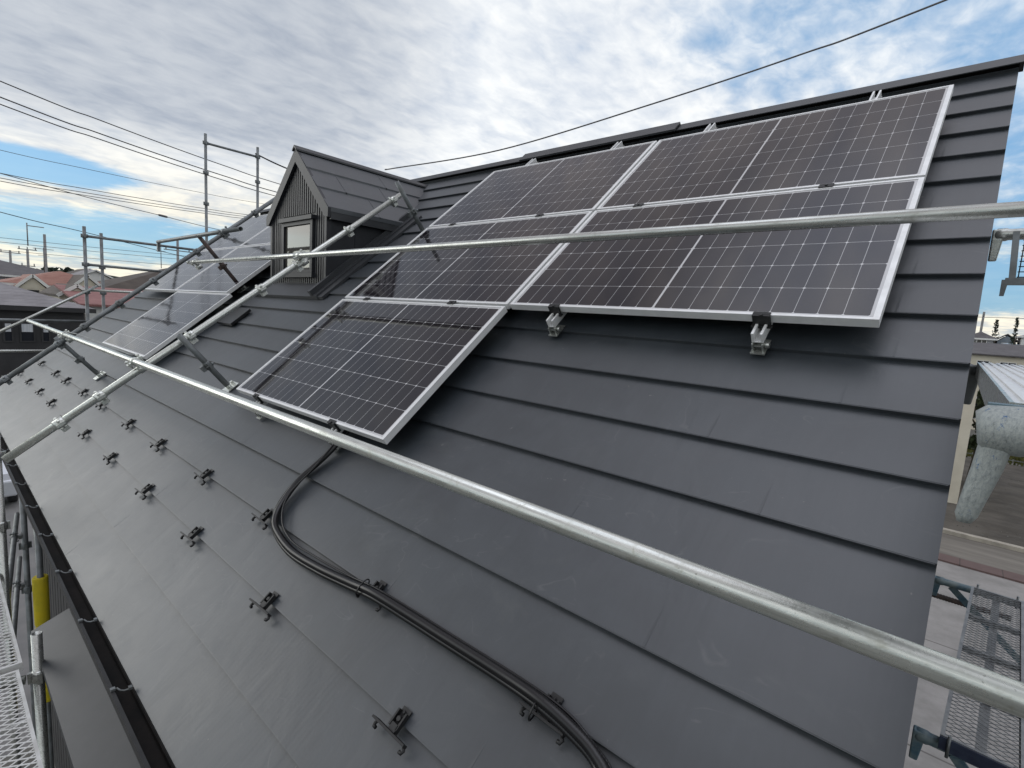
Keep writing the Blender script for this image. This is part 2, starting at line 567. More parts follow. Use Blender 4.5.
# roof: stepped metal courses in the roof frame
mb = MB()
joints = MB()
random.seed(11)
k0 = -9
lines = [LINE0 + STEP * k for k in range(-9, 11)]
lines[0] = B0
T = .021                       # step at every course line
JN = {8: -.03, 6: 0.02, 4: .03, 3: -.02, 2: .04, 1: .02, 0: .05, -1: -.06, -2: -.42, -3: -.17, -4: -.74, -5: -.32, -6: -1.25, -7: -.6}
for i, b0 in enumerate(lines):
    b1 = lines[i + 1] if i + 1 < len(lines) else 2.57
    b1e = b1 + .02
    lo, hi = RN - .012 , RN
    # each course lies tilted: its lower edge stands proud of the course below
    p = [(A0, b0, RN - .03), (A1, b0, RN - .03), (A1, b1e, RN - .03), (A0, b1e, RN - .03),
         (A0, b0, RN), (A1, b0, RN), (A1, b1e, RN - T), (A0, b1e, RN - T)]
    mb.hexa([R(*q) for q in p])
    # thin rolled lip along the lower edge
    mb.hexa([R(*q) for q in [(A0 + .004, b0 - .003, RN - .006), (A1 - .004, b0 - .003, RN - .006), (A1 - .004, b0 + .004, RN - .006), (A0 + .004, b0 + .004, RN - .006),
                             (A0 + .004, b0 - .003, RN - .001), (A1 - .004, b0 - .003, RN - .001), (A1 - .004, b0 + .004, RN - .001), (A0 + .004, b0 + .004, RN - .001)]])
    kk = i + k0
    ja = JN.get(kk, random.uniform(-1.5, 0))
    while ja > A0 + .3:
        q0, q1 = b0 + .001, b1 - .010
        mb.hexa([R(*q) for q in [(ja - .006, q0, RN - .01), (ja + .006, q0, RN - .01), (ja + .006, q1, RN - T - .006), (ja - .006, q1, RN - T - .006),
                                     (ja - .004, q0, RN + .0002), (ja + .004, q0, RN + .0007), (ja + .004, q1, RN - T + .0017), (ja - .004, q1, RN - T + .0012)]])
        ja -= 2.72
roof = thing('roof', '', '', M=RM)
for k_ in ('label', 'category'):
    if k_ in roof: del roof[k_]
COL.objects.unlink(roof); bpy.data.objects.remove(roof)
# the roof meshes keep the roof frame as their own object frame so the ribs run up the slope


def roof_part(name, mbx, material, parent):
    """part whose object frame is the roof frame (material coordinates follow the slope)"""
    inv = RM.inverted()
    mbx.v = [inv @ v for v in mbx.v]
    o = mbx.build(name, material, None)
    o.parent = parent
    o.matrix_local = XF[parent.name].inverted() @ RM
    XF[o.name] = RM
    return o


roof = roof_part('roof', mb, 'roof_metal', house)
# far slope and decking under the metal
mb = MB()
zr = (RM @ Vector((0, 2.585, RN - .03)))
mb.hexa([(A0, zr.y, zr.z - .06), (A1, zr.y, zr.z - .06), (A1, WY1 + .45, 5.05), (A0, WY1 + .45, 5.05),
         (A0, zr.y, zr.z + .0), (A1, zr.y, zr.z + .0), (A1, WY1 + .45, 5.16), (A0, WY1 + .45, 5.16)])
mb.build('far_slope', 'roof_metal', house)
for aa, bb in ((A1 - .045, A1 - .012), (A0 + .012, A0 + .045)):
    mb = MB(); mb.hexa([R(*q) for q in [(aa, B0 + .03, RN - .20), (bb, B0 + .03, RN - .20), (bb, 2.62, RN - .20), (aa, 2.62, RN - .20),
                             (aa, B0 + .03, RN - .032), (bb, B0 + .03, RN - .032), (bb, 2.62, RN - .032), (aa, 2.62, RN - .032)]])
    mb.build('verge_board', 'trim_metal', house)
mb = MB()
mb.hexa([R(*q) for q in [(A0 + .05, B0 + .05, RN - .14), (A1 - .05, B0 + .05, RN - .14), (A1 - .05, 2.5, RN - .14), (A0 + .05, 2.5, RN - .14),
                         (A0 + .05, B0 + .05, RN - .034), (A1 - .05, B0 + .05, RN - .034), (A1 - .05, 2.5, RN - .034), (A0 + .05, 2.5, RN - .034)]])
mb.build('roof_decking', 'black_steel', house)
# ridge: dark vent body and folded cap
mb = MB()
mb.hexa([R(*q) for q in [(A0, 2.54, RN - .02), (A1, 2.54, RN - .02), (A1, 2.58, RN - .02), (A0, 2.58, RN - .02),
                         (A0, 2.54, RN + .02), (A1, 2.54, RN + .02), (A1, 2.58, RN + .025), (A0, 2.58, RN + .025)]])
mb.build('ridge_vent', 'gutter_inside', house)


def ridge_cap(a0, a1, bl, n0, n1):
    m = MB()
    prof = [(bl, n0), (bl, n1), (2.605, n1 + .006)]
    p = [R(0, b, n) for b, n in prof]
    top = p[2]
    far = Vector((0, 2 * top.y - p[1].y, p[1].z)); far2 = Vector((0, 2 * top.y - p[0].y, p[0].z))
    outl = [p[0], p[1], top, far, far2, top - Vector((0, 0, .012))]
    m.prism([(a0, q.y, q.z) for q in outl], (a1 - a0, 0, 0))
    return m


cap = ridge_cap(A0 - .02, A1 + .02, 2.51, -.104, -.098).build('ridge_cap', 'trim_metal', house)
ridge_cap(-3.46, -1.78, 2.48, -.092, -.076).build('raised_ridge_cap', 'trim_metal', house)

# gutter: dark channel below the eave, with hangers
ge = R(0, B0, RN)
GY1, GY0 = ge.y - .003, ge.y - .066
GZ1 = ge.z + .010
mb = MB()
mb.box((A0 + .02, GY0, GZ1 - .052), (A1, GY1, GZ1 - .045))
mb.box((A0 + .02, GY1 - .004, GZ1 - .045), (A1, GY1, GZ1 - .025))
gut = mb.build('gutter', 'gutter_inside', house)
mb = MB()
mb.box((A0 + .02, GY0 - .005, GZ1 - .046), (A1, GY0, GZ1 - .004))
mb.box((A0 + .02, GY0 - .008, GZ1 - .010), (A1, GY0 + .004, GZ1 + .002))
lip = mb.build('gutter_lip', 'black_steel', house)
XF[gut.name] = XF[house.name]
gx = -.20
while gx > A0 + .2:
    mb = MB()
    mb.box((gx - .008, GY0 - .008, GZ1 + .003), (gx + .008, GY0 + .008, GZ1 + .011))
    mb.tube([(gx, GY0 + .012, GZ1 + .006), (gx + .006, GY0 + .022, GZ1 - .006), (gx + .012, GY0 + .034, GZ1 - .010),
             (gx + .02, GY0 + .046, GZ1 - .006), (gx + .026, GY1 - .008, GZ1 + .002)], .0035, 6)
    mb.box((gx + .016, GY1 - .018, GZ1 - .004), (gx + .032, GY1 - .006, GZ1 + .006))
    mb.build('gutter_hanger', 'galvanised_dark', house)
    gx -= .62
mb = MB()
mb.box((A0 + .3, WY0 - .005, 5.10), (A1 - .3, GY1 - .02, 5.13))
mb.build('soffit', 'house_siding', house)
# lower canopy roof beyond the eave
mb = MB()
mb.hexa([(-3.74, -1.865, 4.74), (.2, -1.865, 4.74), (.2, -1.30, 4.99), (-3.74, -1.30, 4.99),
         (-3.74, -1.865, 4.775), (.2, -1.865, 4.775), (.2, -1.30, 5.02), (-3.74, -1.30, 5.02)])
mb.build('canopy', 'trim_metal', house)
mb = MB()
mb.box((-3.70, -1.84, 4.58), (.2, -1.815, 4.738)); mb.box((-3.70, -1.81, 4.58), (-3.675, -1.285, 4.738))
mb.build('canopy_fascia', 'dark_wall', house)

# ------------------------------------------------------------------ dormer (part of the house)
DX0, DX1, DXC, DY, DZE, DZR = -5.49, -4.347, -4.92, .336, 7.72, 8.34


def roof_b_at(z): return (z - Z0 - RN * ct) / st


def roof_y_at(z): b = roof_b_at(z); return b * ct - RN * st


dormer = MB()
yb = roof_y_at(DZE + .1)
# body: front face wall down into the roof, back buried in the roof
front = [(DX0, DY, 6.85), (DX1, DY, 6.85), (DX1, DY, DZE + .06), (DXC, DY, DZR - .09), (DX0, DY, DZE + .06)]
dormer.prism(front, (0, 1.45, 0))
dorm = dormer.build('dormer_wall', 'dormer_siding', house)
# vertical ribs of the front siding
mb = MB()
xx = DX0 + .03
while xx < DX1 - .03:
    top = DZE + .04 + (DZR - DZE - .14) * (1 - abs(xx - DXC) / (DX1 - DXC)) - .06
    if -5.21 < xx < -4.575:
        mb.box((xx, DY - .012, 7.02), (xx + .022, DY + .005, 7.095))
        mb.box((xx, DY - .012, 7.70), (xx + .022, DY + .005, top))
    else:
        mb.box((xx, DY - .012, 7.02), (xx + .022, DY + .005, top))
    xx += .043
mb.build('siding_ribs', 'dormer_siding', house)
mb = MB()                      # corner trims and base flashing
mb.box((DX1 - .03, DY - .02, 6.99), (DX1 + .012, DY + .03, DZE + .02))
mb.box((DX0 - .012, DY - .02, 6.99), (DX0 + .03, DY + .03, DZE + .02))
mb.box((DX0 - .02, DY - .025, 6.985), (DX1 + .02, DY + .004, 7.018))
mb.build('corner_trim', 'dormer_siding', house)
mb = MB()                      # upright joints on the side wall
for yy in (.62, .92, 1.2):
    mb.box((DX1 - .002, yy, 6.9), (DX1 + .006, yy + .012, 7.75))
mb.build('side_joints', 'dormer_siding', house)
# aprons at the base: front strip and slanting side flashing
mb = MB()
for (a0, a1, b0, b1, n0) in ((DX0 - .10, DX1 + .12, .13, .36, .022), ):
    mb.hexa([R(*q) for q in [(a0, b0, RN - .01), (a1, b0, RN - .01), (a1, b1, RN - .01), (a0, b1, RN - .01),
                             (a0, b0, RN + n0), (a1, b0, RN + n0), (a1, b1, RN + n0), (a0, b1, RN + n0)]])
for (a0, a1, n0) in ((DX1 + .01, DX1 + .05, .075), (DX1 + .05, DX1 + .115, .030), (DX1 + .115, DX1 + .20, .016)):
    mb.hexa([R(*q) for q in [(a0, .135, RN - .01), (a1, .135, RN - .01), (a1, 1.55, RN - .01), (a0, 1.55, RN - .01),
                             (a0, .135, RN + n0), (a1, .135, RN + n0), (a1, 1.55, RN + n0), (a0, 1.55, RN + n0)]])
mb.build('dormer_flashing', 'trim_metal', house)
# roof slopes with stepped courses
OV = .035
EX = .067                      # sideways overhang
for sg, nm in ((1, 'dormer_roof'), (-1, 'dormer_roof')):
    mb = MB()
    wid = DX1 + EX - DXC
    xs = [1.0, .665, .345, .0]
    for i in range(3):
        f0, f1 = xs[i], max(xs[i + 1] - .03, 0)
        def pt(f, y, dz): return Vector((DXC + sg * wid * f, y, DZR - (DZR - DZE) * f + dz))
        yend0 = roof_y_at(DZR - (DZR - DZE) * f0) + .12
        yend1 = roof_y_at(DZR - (DZR - DZE) * f1) + .12
        ys = DY - OV
        q = [pt(f0, ys, -.035), pt(f0, yend0, -.035), pt(f1, yend1, -.035), pt(f1, ys, -.035),
             pt(f0, ys, .006), pt(f0, yend0, .006), pt(f1, yend1, -.012), pt(f1, ys, -.012)]
        mb.hexa(q)
        for jf in ((.55, 1.0), (.3, .8), (.9,))[i]:
            yj = ys + jf
            if yj < yend0 - .2:
                mb.hexa([pt(f0, yj, -.01), pt(f0, yj + .012, -.01), pt(f1, yj + .012, -.026), pt(f1, yj, -.026),
                         pt(f0, yj, .0085), pt(f0, yj + .012, .0085), pt(f1, yj + .012, -.0085), pt(f1, yj, -.0085)])
    o = mb.build(nm, 'roof_metal', house)
# ridge cap, rake boards, eave fascia
mb = MB()
yend = roof_y_at(DZR) + .1
mb.prism([(DXC - .040, DY - OV - .02, DZR - .018), (DXC, DY - OV - .02, DZR + .020), (DXC + .040, DY - OV - .02, DZR - .018), (DXC + .040, DY - OV - .02, DZR - .034), (DXC, DY - OV - .02, DZR + .002), (DXC - .040, DY - OV - .02, DZR - .034)], (0, yend - DY + OV, 0))
mb.build('dormer_ridge_cap', 'trim_metal', house)
for sg in (1, -1):
    mb = MB()
    xe = DXC + sg * (DX1 + EX - DXC)
    dxn, dzn = sg * (DX1 + EX - DXC), -(DZR - DZE)
    L = math.hypot(dxn, dzn); ux, uz = dxn / L, dzn / L
    px_, pz_ = -uz * sg * -1, ux * sg * -1       # inward normal (down)
    def rk(s_, d_): return (DXC + ux * s_ - sg * d_ * .7, DZR + uz * s_ - d_ * .72)
    t0, t1 = 0.0, L + .004
    pts = [(DXC, DZR - .006), rk(t1, .0), rk(t1, .0), (rk(t1, 0)[0] - sg * .055, DZE - .085), (DXC + sg * .0, DZR - .165)]
    pts = [pts[0], pts[1], (pts[1][0] - sg * .004, DZE - .085), (pts[1][0] - sg * .055, DZE - .085), (DXC, DZR - .135)]
    mb.prism([(x_, DY - OV - .006, z_) for x_, z_ in pts], (0, .030, 0))
    mb.build('rake_board', 'dormer_siding', house)
    mb = MB()
    mb.box((min(xe, xe - sg * .028), DY - OV + .03, DZE - .10), (max(xe, xe - sg * .028) - (.004 if sg > 0 else -.0), roof_y_at(DZE) + .05, DZE - .036))
    mb.box((min(xe - sg * .03, DXC + sg * (DX1 - DXC)), DY + .0, DZE - .09), (max(xe - sg * .03, DXC + sg * (DX1 - DXC)), roof_y_at(DZE) + .05, DZE - .07))
    mb.build('eave_fascia', 'trim_metal', house)
# window
wx0, wx1, wz0, wz1 = -5.165, -4.618, 7.165, 7.60
mb = MB()
fy0, fy1 = DY - .035, DY + .005
for lo, hi in (((wx0 - .045, fy0, wz0 - .03), (wx0, fy1, wz1 + .035)), ((wx1, fy0, wz0 - .03), (wx1 + .045, fy1, wz1 + .035)),
               ((wx0, fy0, wz1), (wx1, fy1, wz1 + .035)), ((wx0, fy0, wz0 - .03), (wx1, fy1, wz0))):
    mb.box(lo, hi)
mb.box((wx0 - .07, DY - .06, wz1 + .037), (wx1 + .07, fy1, wz1 + .075))
mb.box((wx0 - .06, DY - .045, wz0 - .075), (wx1 + .06, fy1, wz0 - .032))
win = mb.build('window', 'dormer_siding', house)
mb = MB(); mb.box((wx0, DY - .014, wz0), (wx1, DY - .006, wz1))
pane = mb.build('pane', 'window_glass', win)

# ------------------------------------------------------------------ solar panels
PW, PH = 1.722, 1.0316
GAP = .02


def panel_meshes(parent, w, h):
    fr = MB(); t = .028; d = .036
    fr.box((-w / 2, -h / 2, -d), (w / 2, -h / 2 + .012, 0)); fr.box((-w / 2, h / 2 - .012, -d), (w / 2, h / 2, 0))
    fr.box((-w / 2, -h / 2 + .012, -d), (-w / 2 + .020, h / 2 - .012, 0)); fr.box((w / 2 - .020, -h / 2 + .012, -d), (w / 2, h / 2 - .012, 0))
    f = fr.build('frame', 'aluminium', parent, local=True)
    gl = MB(); gl.box((-w / 2 + .020, -h / 2 + .012, -.010), (w / 2 - .020, h / 2 - .012, -.0035))
    gl.build('glass', 'solar_cells', parent, local=True)
    bk = MB(); bk.box((-w / 2 + .020, -h / 2 + .012, -.018), (w / 2 - .020, h / 2 - .012, -.0112))
    bk.build('back_sheet', 'black_plastic', parent, local=True)


def panel_at(a, b): return RM @ Matrix.Translation(Vector((a, b, 0)))


PG = 'solar panels on the roof'
spots = [(-PW / 2, PH / 2, 'solar panel at lower right of the big block, its bottom edge over two silver clamps'),
         (-PW / 2, PH * 1.5 + GAP, 'solar panel at upper right of the big block, just under the ridge'),
         (-PW * 1.5 - GAP, PH / 2, 'solar panel at lower left of the big block, directly above the single hanging panel'),
         (-PW * 1.5 - GAP, PH * 1.5 + GAP, 'solar panel at upper left of the big block, under the raised ridge cap'),
         (-PW * 1.5 - GAP, -PH / 2 - GAP, 'lowest solar panel hanging alone below the big block above the black conduit')]
proto = None
for a, b, lab in spots:
    if proto is None:
        proto = thing('solar_panel', lab, 'solar panel', M=panel_at(a, b), group=PG)
        panel_meshes(proto, PW, PH)
    else:
        copy_thing(proto, panel_at(a, b), lab)
PW2 = 1.745
AL, AU = -5.71, -5.87
far_spots = [(AL - PW2 / 2, -PH / 2 - GAP, 'pale reflecting solar panel beyond the dormer, lowest of the far block'),
             (AU - PW2 / 2, PH / 2, 'pale reflecting solar panel left of the dormer window, middle row of the far block'),
             (AU - PW2 * 1.5 - GAP, PH / 2, 'solar panel at the far verge behind the grey sloping pipe, middle row'),
             (AU - PW2 / 2, PH * 1.5 + GAP, 'far solar panel behind the dormer in the top row'),
             (AU - PW2 * 1.5 - GAP, PH * 1.5 + GAP, 'farthest solar panel by the ridge end beyond the dormer')]
proto2 = None
for a, b, lab in far_spots:
    if proto2 is None:
        proto2 = thing('solar_panel', lab, 'solar panel', M=panel_at(a, b), group=PG)
        panel_meshes(proto2, PW2, PH)
    else:
        copy_thing(proto2, panel_at(a, b), lab)


# mounting rails: U channel under the panels, roof feet, black end clamps
def rail(a, b0, b1, label):
    o = thing('mounting_rail', label, 'mounting rail', M=at_roof(a, b0), group='panel mounting rails')
    L = b1 - b0
    n0, n1 = .048, .092
    mb = MB()
    mb.box((-.022, 0, n0), (.022, L, n0 + .004)); mb.box((-.022, 0, n0 + .004), (-.012, L, n1)); mb.box((.012, 0, n0 + .004), (.022, L, n1))
    mb.build('channel', 'aluminium', o, local=True)
    bb = .0
    while bb < L:
        y = bb - .02
        f = MB()
        f.box((-.028, y, .002), (.028, y + .09, .008)); f.box((-.022, y + .01, .008), (-.016, y + .05, .046)); f.box((.016, y + .01, .008), (.022, y + .05, .046))
        f.box((-.016, y + .016, .028), (.016, y + .044, .034))
        f.tube([(.022, y + .03, .03), (.04, y + .03, .03)], .012, 6)
        f.build('foot', 'galvanised', o, local=True)
        bb += max(.72, L / 3.01)
    return o


rail(-.385, -.075, 2.33, 'silver mounting rail under the right panels, its foot showing below the bottom edge')
rail(-1.41, -.075, 2.33, 'silver mounting rail ending just right of the lone panel corner')
rail(-2.20, -1.12, 2.33, 'mounting rail beneath the lone panel near the conduit start')
rail(-3.14, -1.12, 2.33, 'mounting rail beneath the lone panel near the prop base')


def clamp(a, b, label, g='panel end clamps'):
    o = MB()
    o.box((-.033, -.012, .082), (.033, -.001, .133)); o.box((-.033, -.001, .1315), (.033, .014, .1335)); o.box((-.04, -.02, .078), (.04, -.001, .083))
    o.tube([(0, -.007, .133), (0, -.007, .139)], .008, 6)
    q = o.build('end_clamp', 'black_steel')
    q.matrix_world = at_roof(a, b)
    return tag(q, label, 'clamp', g)


clamp(-.385, 0, 'black end clamp gripping the bottom edge of the right lower panel')
clamp(-1.41, 0, 'black end clamp near the corner of the lone panel')
clamp(-2.20, -PH - GAP, 'black end clamp at the lone panel edge by the conduit')
clamp(-3.14, -PH - GAP, 'black end clamp at the lone panel edge by the prop base')


def midclamp(a, b, label):
    o = MB(); o.box((-.032, -.016, .1315), (.032, .016, .1345)); o.tube([(0, 0, .1345), (0, 0, .139)], .007, 6)
    q = o.build('mid_clamp', 'black_steel'); q.matrix_world = at_roof(a, b)
    return tag(q, label, 'clamp', 'panel mid clamps')


midclamp(-.385, PH + GAP / 2, 'small black clamp on the seam between the two right panels, nearest the near gable')
midclamp(-1.41, PH + GAP / 2, 'small black clamp on the middle seam just right of the vertical seam')
midclamp(-2.20, PH + GAP / 2, 'small black clamp on the middle seam just left of the vertical seam')
midclamp(-3.14, PH + GAP / 2, 'small black clamp on the middle seam nearest the dormer')
midclamp(-2.20, -GAP / 2, 'small black clamp on the seam over the right half of the lone panel')
midclamp(-3.14, -GAP / 2, 'small black clamp on the seam over the left half of the lone panel')

# ------------------------------------------------------------------ snow guards
def snow_guard_meshes(o):
    f = MB()                   # foot strap slipped under the course, folded up at the sides, with its bolt
    f.box((-.024, -.012, .001), (.024, .050, .006)); f.box((-.026, -.030, .006), (-.018, .034, .026)); f.box((.018, -.030, .006), (.026, .034, .026))
    f.tube([(0, .006, .006), (0, .006, .024)], .010, 6); f.tube([(-.003, .032, .006), (-.003, .032, .014)], .006, 6)
    f.build('foot', 'black_steel', o, local=True)
    s_ = MB(); s_.box((-.014, -.040, .001), (.022, -.012, .026))
    s_.build('stem', 'black_steel', o, local=True)
    b_ = MB()
    b_.hexa([(-.088, -.050, .004), (.092, -.050, .004), (.092, -.041, .004), (-.088, -.041, .004),
             (-.100, -.050, .040), (.094, -.050, .032), (.094, -.041, .032), (-.100, -.041, .040)])
    for sx in (-1, 1):
        x = sx * .084
        b_.tube([(x, -.048, .010), (x + sx * .008, -.060, .009), (x + sx * .004, -.070, .009), (x - sx * .008, -.070, .009)], .0075, 6)
    b_.build('blade', 'black_steel', o, local=True)


SG = 'black snow guards on the roof'
up_a = [-.473, -1.285, -2.22, -3.041, -3.935, -4.743, -5.702, -6.531, -7.494, -8.207, -9.365]
lo_a = [-.87, -1.745, -2.605, -3.461, -4.371, -5.28, -6.15, -7.009, -7.85, -8.778, -9.698]
up_l = ['snow guard under the conduit where its ribbed end bends away, upper row',
        'snow guard under the middle of the conduit run, second nearest of the upper row',
        'snow guard beside the sharp bend of the conduit, third nearest of the upper row',
        'snow guard just left of the conduit bend on open roof, upper row',
        'snow guard of the upper row, first right of the pale sloping pipe',
        'snow guard touching the pale sloping pipe from the right, upper row',
        'snow guard partly behind the pale sloping pipe, upper row',
        'snow guard of the upper row, first to the left of the pale sloping pipe',
        'snow guard of the upper row, second to the left of the pale sloping pipe',
        'snow guard of the upper row, second from the far verge',
        'snow guard at the far end of the upper row under the grey sloping pipe']
lo_l = ['largest snow guard at the bottom of the photo, nearest of the lower row',
        'snow guard of the lower row, second nearest to the bottom of the photo',
        'snow guard of the lower row, third nearest to the bottom of the photo',
        'snow guard of the lower row, fourth nearest to the bottom of the photo',
        'snow guard of the lower row, first right of the pale sloping pipe',
        'snow guard of the lower row close below the pale sloping pipe',
        'snow guard of the lower row hidden behind the pale sloping pipe',
        'snow guard of the lower row, first to the left of the pale sloping pipe',
        'snow guard of the lower row, third from its far end',
        'snow guard of the lower row, second from its far end',
        'snow guard at the far end of the lower row beside the grey sloping pipe']
sg0 = None
for aa, bb, labs in ((up_a, -1.58, up_l), (lo_a, -1.8365, lo_l)):
    for a, lab in zip(aa, labs):
        Mx = at_roof(a, bb) @ Matrix.Rotation(random.uniform(-.05, .05), 4, 'Z') @ Matrix.Scale(random.uniform(.76, .84), 4)
        if sg0 is None:
            sg0 = thing('snow_guard', 'black ' + lab, 'snow guard', M=Mx, group=SG)
            snow_guard_meshes(sg0)
        else:
            copy_thing(sg0, Mx, 'black ' + lab)


# ------------------------------------------------------------------ conduit on the roof
def smooth(pts, sub=10):
    pts = [Vector(p) for p in pts]
    P = [pts[0]] + pts + [pts[-1]]
    o = []
    for i in range(1, len(P) - 2):
        for k in range(sub):
            t = k / sub
            p0, p1, p2, p3 = P[i - 1:i + 3]
            o.append(.5 * ((2 * p1) + (-p0 + p2) * t + (2 * p0 - 5 * p1 + 4 * p2 - p3) * t * t + (-p0 + 3 * p1 - 3 * p2 + p3) * t ** 3))
    o.append(pts[-1])
    return o


def resample(pts, d):
    o = [pts[0]]; acc = 0
    for a, b in zip(pts, pts[1:]):
        L = (b - a).length; s_ = d - acc
        while s_ <= L and L > 0:
            o.append(a + (b - a) * (s_ / L)); s_ += d
        acc = (acc + L) % d
    return o


cpath = [(-2.21, -.85, -.085), (-2.17, -1.05, -.09), (-2.17, -1.154, -.098), (-2.185, -1.247, -.103), (-2.205, -1.368, -.105), (-2.167, -1.502, -.105), (-2.093, -1.585, -.10),
         (-1.986, -1.622, -.102), (-1.826, -1.643, -.106), (-1.615, -1.634, -.106), (-1.405, -1.612, -.104), (-1.256, -1.597, -.092), (-1.058, -1.589, -.102),
         (-.906, -1.585, -.106), (-.648, -1.579, -.103), (-.484, -1.582, -.088), (-.38, -1.594, -.096), (-.309, -1.612, -.106), (-.25, -1.648, -.108), (-.17, -1.76, -.108), (-.12, -1.95, -.108), (-.10, -2.2, -.10)]


def corrugated(name, path, r, label):
    p = resample(smooth(path, 14), .0042)
    rs = [r if (i % 2) else r * .88 for i in range(len(p))]
    mb = MB(); mb.tube([R(*q) for q in p], rs, 12)

    return tag(mb.build(name, 'black_plastic'), label, 'conduit', 'black conduits on the roof')


corrugated('conduit', cpath, .0160, 'thick black ribbed conduit curving down the roof from the lone panel')
low = [(a + .004, b - .034, max(n - .002, -.115)) for a, b, n in cpath[:1]] + [(a + (-.030 if i < 6 else .0), b - (.004 if i < 5 else .014), n - .011) for i, (a, b, n) in enumerate(cpath[1:18], 1)] + [(-.27, -1.66, -.112), (-.19, -1.79, -.112), (-.15, -2.0, -.112), (-.14, -2.2, -.108)]
corrugated('conduit', low, .0115, 'slimmer black conduit lying tight below the thick one')
thin = smooth([(-2.19, -.9, -.07), (-2.155, -1.25, -.085), (-2.17, -1.45, -.10), (-2.06, -1.56, -.10), (-1.9, -1.61, -.108), (-1.7, -1.608, -.118), (-1.45, -1.594, -.118), (-1.25, -1.578, -.10), (-.9, -1.567, -.115),
               (-.484, -1.563, -.105), (-.33, -1.592, -.115), (-.235, -1.64, -.120), (-.155, -1.76, -.120), (-.10, -1.98, -.120)], 12)
mb = MB(); mb.tube([R(*q) for q in thin], .0042, 8)
tag(mb.build('cable', 'black_plastic'), 'thin black cable running along the upper side of the conduit', 'cable')
for a in (-1.33, -.5):
    mb = MB()
    c_ = Vector((a, -1.6, -.10))
    ring = [R(c_.x + .002 * math.sin(t), c_.y + .034 * math.cos(t) - .002, c_.z + .018 * math.sin(t)) for t in [2 * PI * k / 16 for k in range(17)]]
    mb.tube(ring, .0028, 5)
    tag(mb.build('cable_tie', 'black_plastic'), 'black tie round the conduit ' + ('midway along its straight run' if a < -1 else 'near its ribbed lower end'), 'cable tie', 'ties round the conduit')

# ------------------------------------------------------------------ scaffolding
PR = .0243


def coupler_mesh(P, axis, out, cross=None, r=PR):
    """clamp round a pipe at P; out is the side where the hinge and bolt stand"""
    P, d, o = Vector(P), Vector(axis).normalized(), Vector(out)
    o = (o - d * o.dot(d)).normalized()
    s_ = d.cross(o)
    m = MB()
    m.tube([P - d * .030, P - d * .026, P + d * .026, P + d * .030], [r * 1.12, r * 1.3, r * 1.3, r * 1.12], 12)
    for sgn in (1, -1):
        c_ = P + s_ * sgn * (r * 1.3 + .010)
        m.bar(c_ - d * .024, c_ + d * .024, .026, .018, o)
        m.tube([c_ - o * .030, c_ + o * .034], .006, 6)
        m.tube([c_ + o * .018, c_ + o * .030], .011, 6)
    c_ = P - o * (r * 1.3 + .014)
    m.bar(c_ - d * .022, c_ + d * .022, .034, .026, o)
    if cross is not None:
        cr = Vector(cross).normalized()
        Q = P - o * (2 * r + .020)
        m.tube([Q - cr * .028, Q + cr * .028], r * 1.28, 12)
    return m


def pipe(name, label, cat, p, q, material, couplers=(), r=PR, group=None, plate=None, extra=None, hollow=True, cm_=None):
    p, q = Vector(p), Vector(q)
    o = thing(name, label, cat, p, group=group)
    m = MB(); m.tube([p, p + (q - p) * .33, p + (q - p) * .66, q], r, 16, hollow=hollow)
    m.build('tube', material, o)
    for c in couplers:
        P, out = c[0], c[1]
        coupler_mesh(P, q - p, out, c[2] if len(c) > 2 else None, r).build('coupler', cm_ or material, o)
    if plate:
        pm = MB()
        Mx = plate
        pm.box((-.06, -.06, .002), (.06, .06, .008), Mx); pm.tube([Mx @ Vector((0, 0, .008)), Mx @ Vector((0, 0, .06))], .019, 10)
        pm.box((-.03, .03, .008), (.0, .05, .03), Mx)
        pm.build('base_plate', 'galvanised_pale', o)
    if extra:
        for nm, mm, ma in extra: mm.build(nm, ma, o)
    return o


NV = (RM.to_3x3() @ Vector((0, 0, 1)))
SV = (RM.to_3x3() @ Vector((0, 1, 0)))
XV = Vector((1, 0, 0))
# near lower guard rail
FB, FN = -1.305, .40
pipe('scaffold_pipe', 'long galvanised pipe crossing the photo diagonally from the left to the bottom right corner', 'scaffold pipe',
     R(-9.31, FB, FN), R(1.6, FB, FN), 'galvanised_pale', [(R(-3.99, FB, FN), NV, SV), (R(-6.62, FB, FN), NV, SV)], r=.0222, cm_='galvanised_pale')
mb = MB(); mb.tube(smooth([R(-6.6, FB + .02, FN + .03), R(-5.8, FB + .03, FN + .045), R(-5.0, FB + .03, FN + .035), R(-4.02, FB + .02, FN + .03)], 8), .004, 6)
tag(mb.build('tie_wire', 'galvanised_dark'), 'thin wire lying along the long pipe between its two clamps', 'wire')
# pale sloping pipe
s0, s1 = Vector((-3.99, -2.185, .380)), Vector((-4.02, 1.36, .205))
def sp(b): t = (b - s0.y) / (s1.y - s0.y); return R(*(s0 + (s1 - s0) * t))
pipe('scaffold_pipe', 'pale sloping pipe from the gutter at lower left up past the dormer', 'scaffold pipe', R(*s0), R(*s1), 'galvanised_pale',
     [(sp(-1.86), NV), (sp(-1.60), NV), (sp(-.93), NV), (sp(-.30), NV), (sp(.07), NV), (sp(.66), NV), (sp(1.24), NV)], cm_='galvanised_pale')
# upper rail
UB, UN = .13, .315
pipe('scaffold_pipe', 'grey horizontal pipe crossing the solar panels and the dormer window', 'scaffold pipe',
     R(-6.72, UB, UN), R(1.5, UB, UN), 'galvanised', [(R(-4.0, UB, UN), NV, SV), (R(-6.5, UB, UN), NV, SV)], r=.0222, cm_='galvanised_pale')
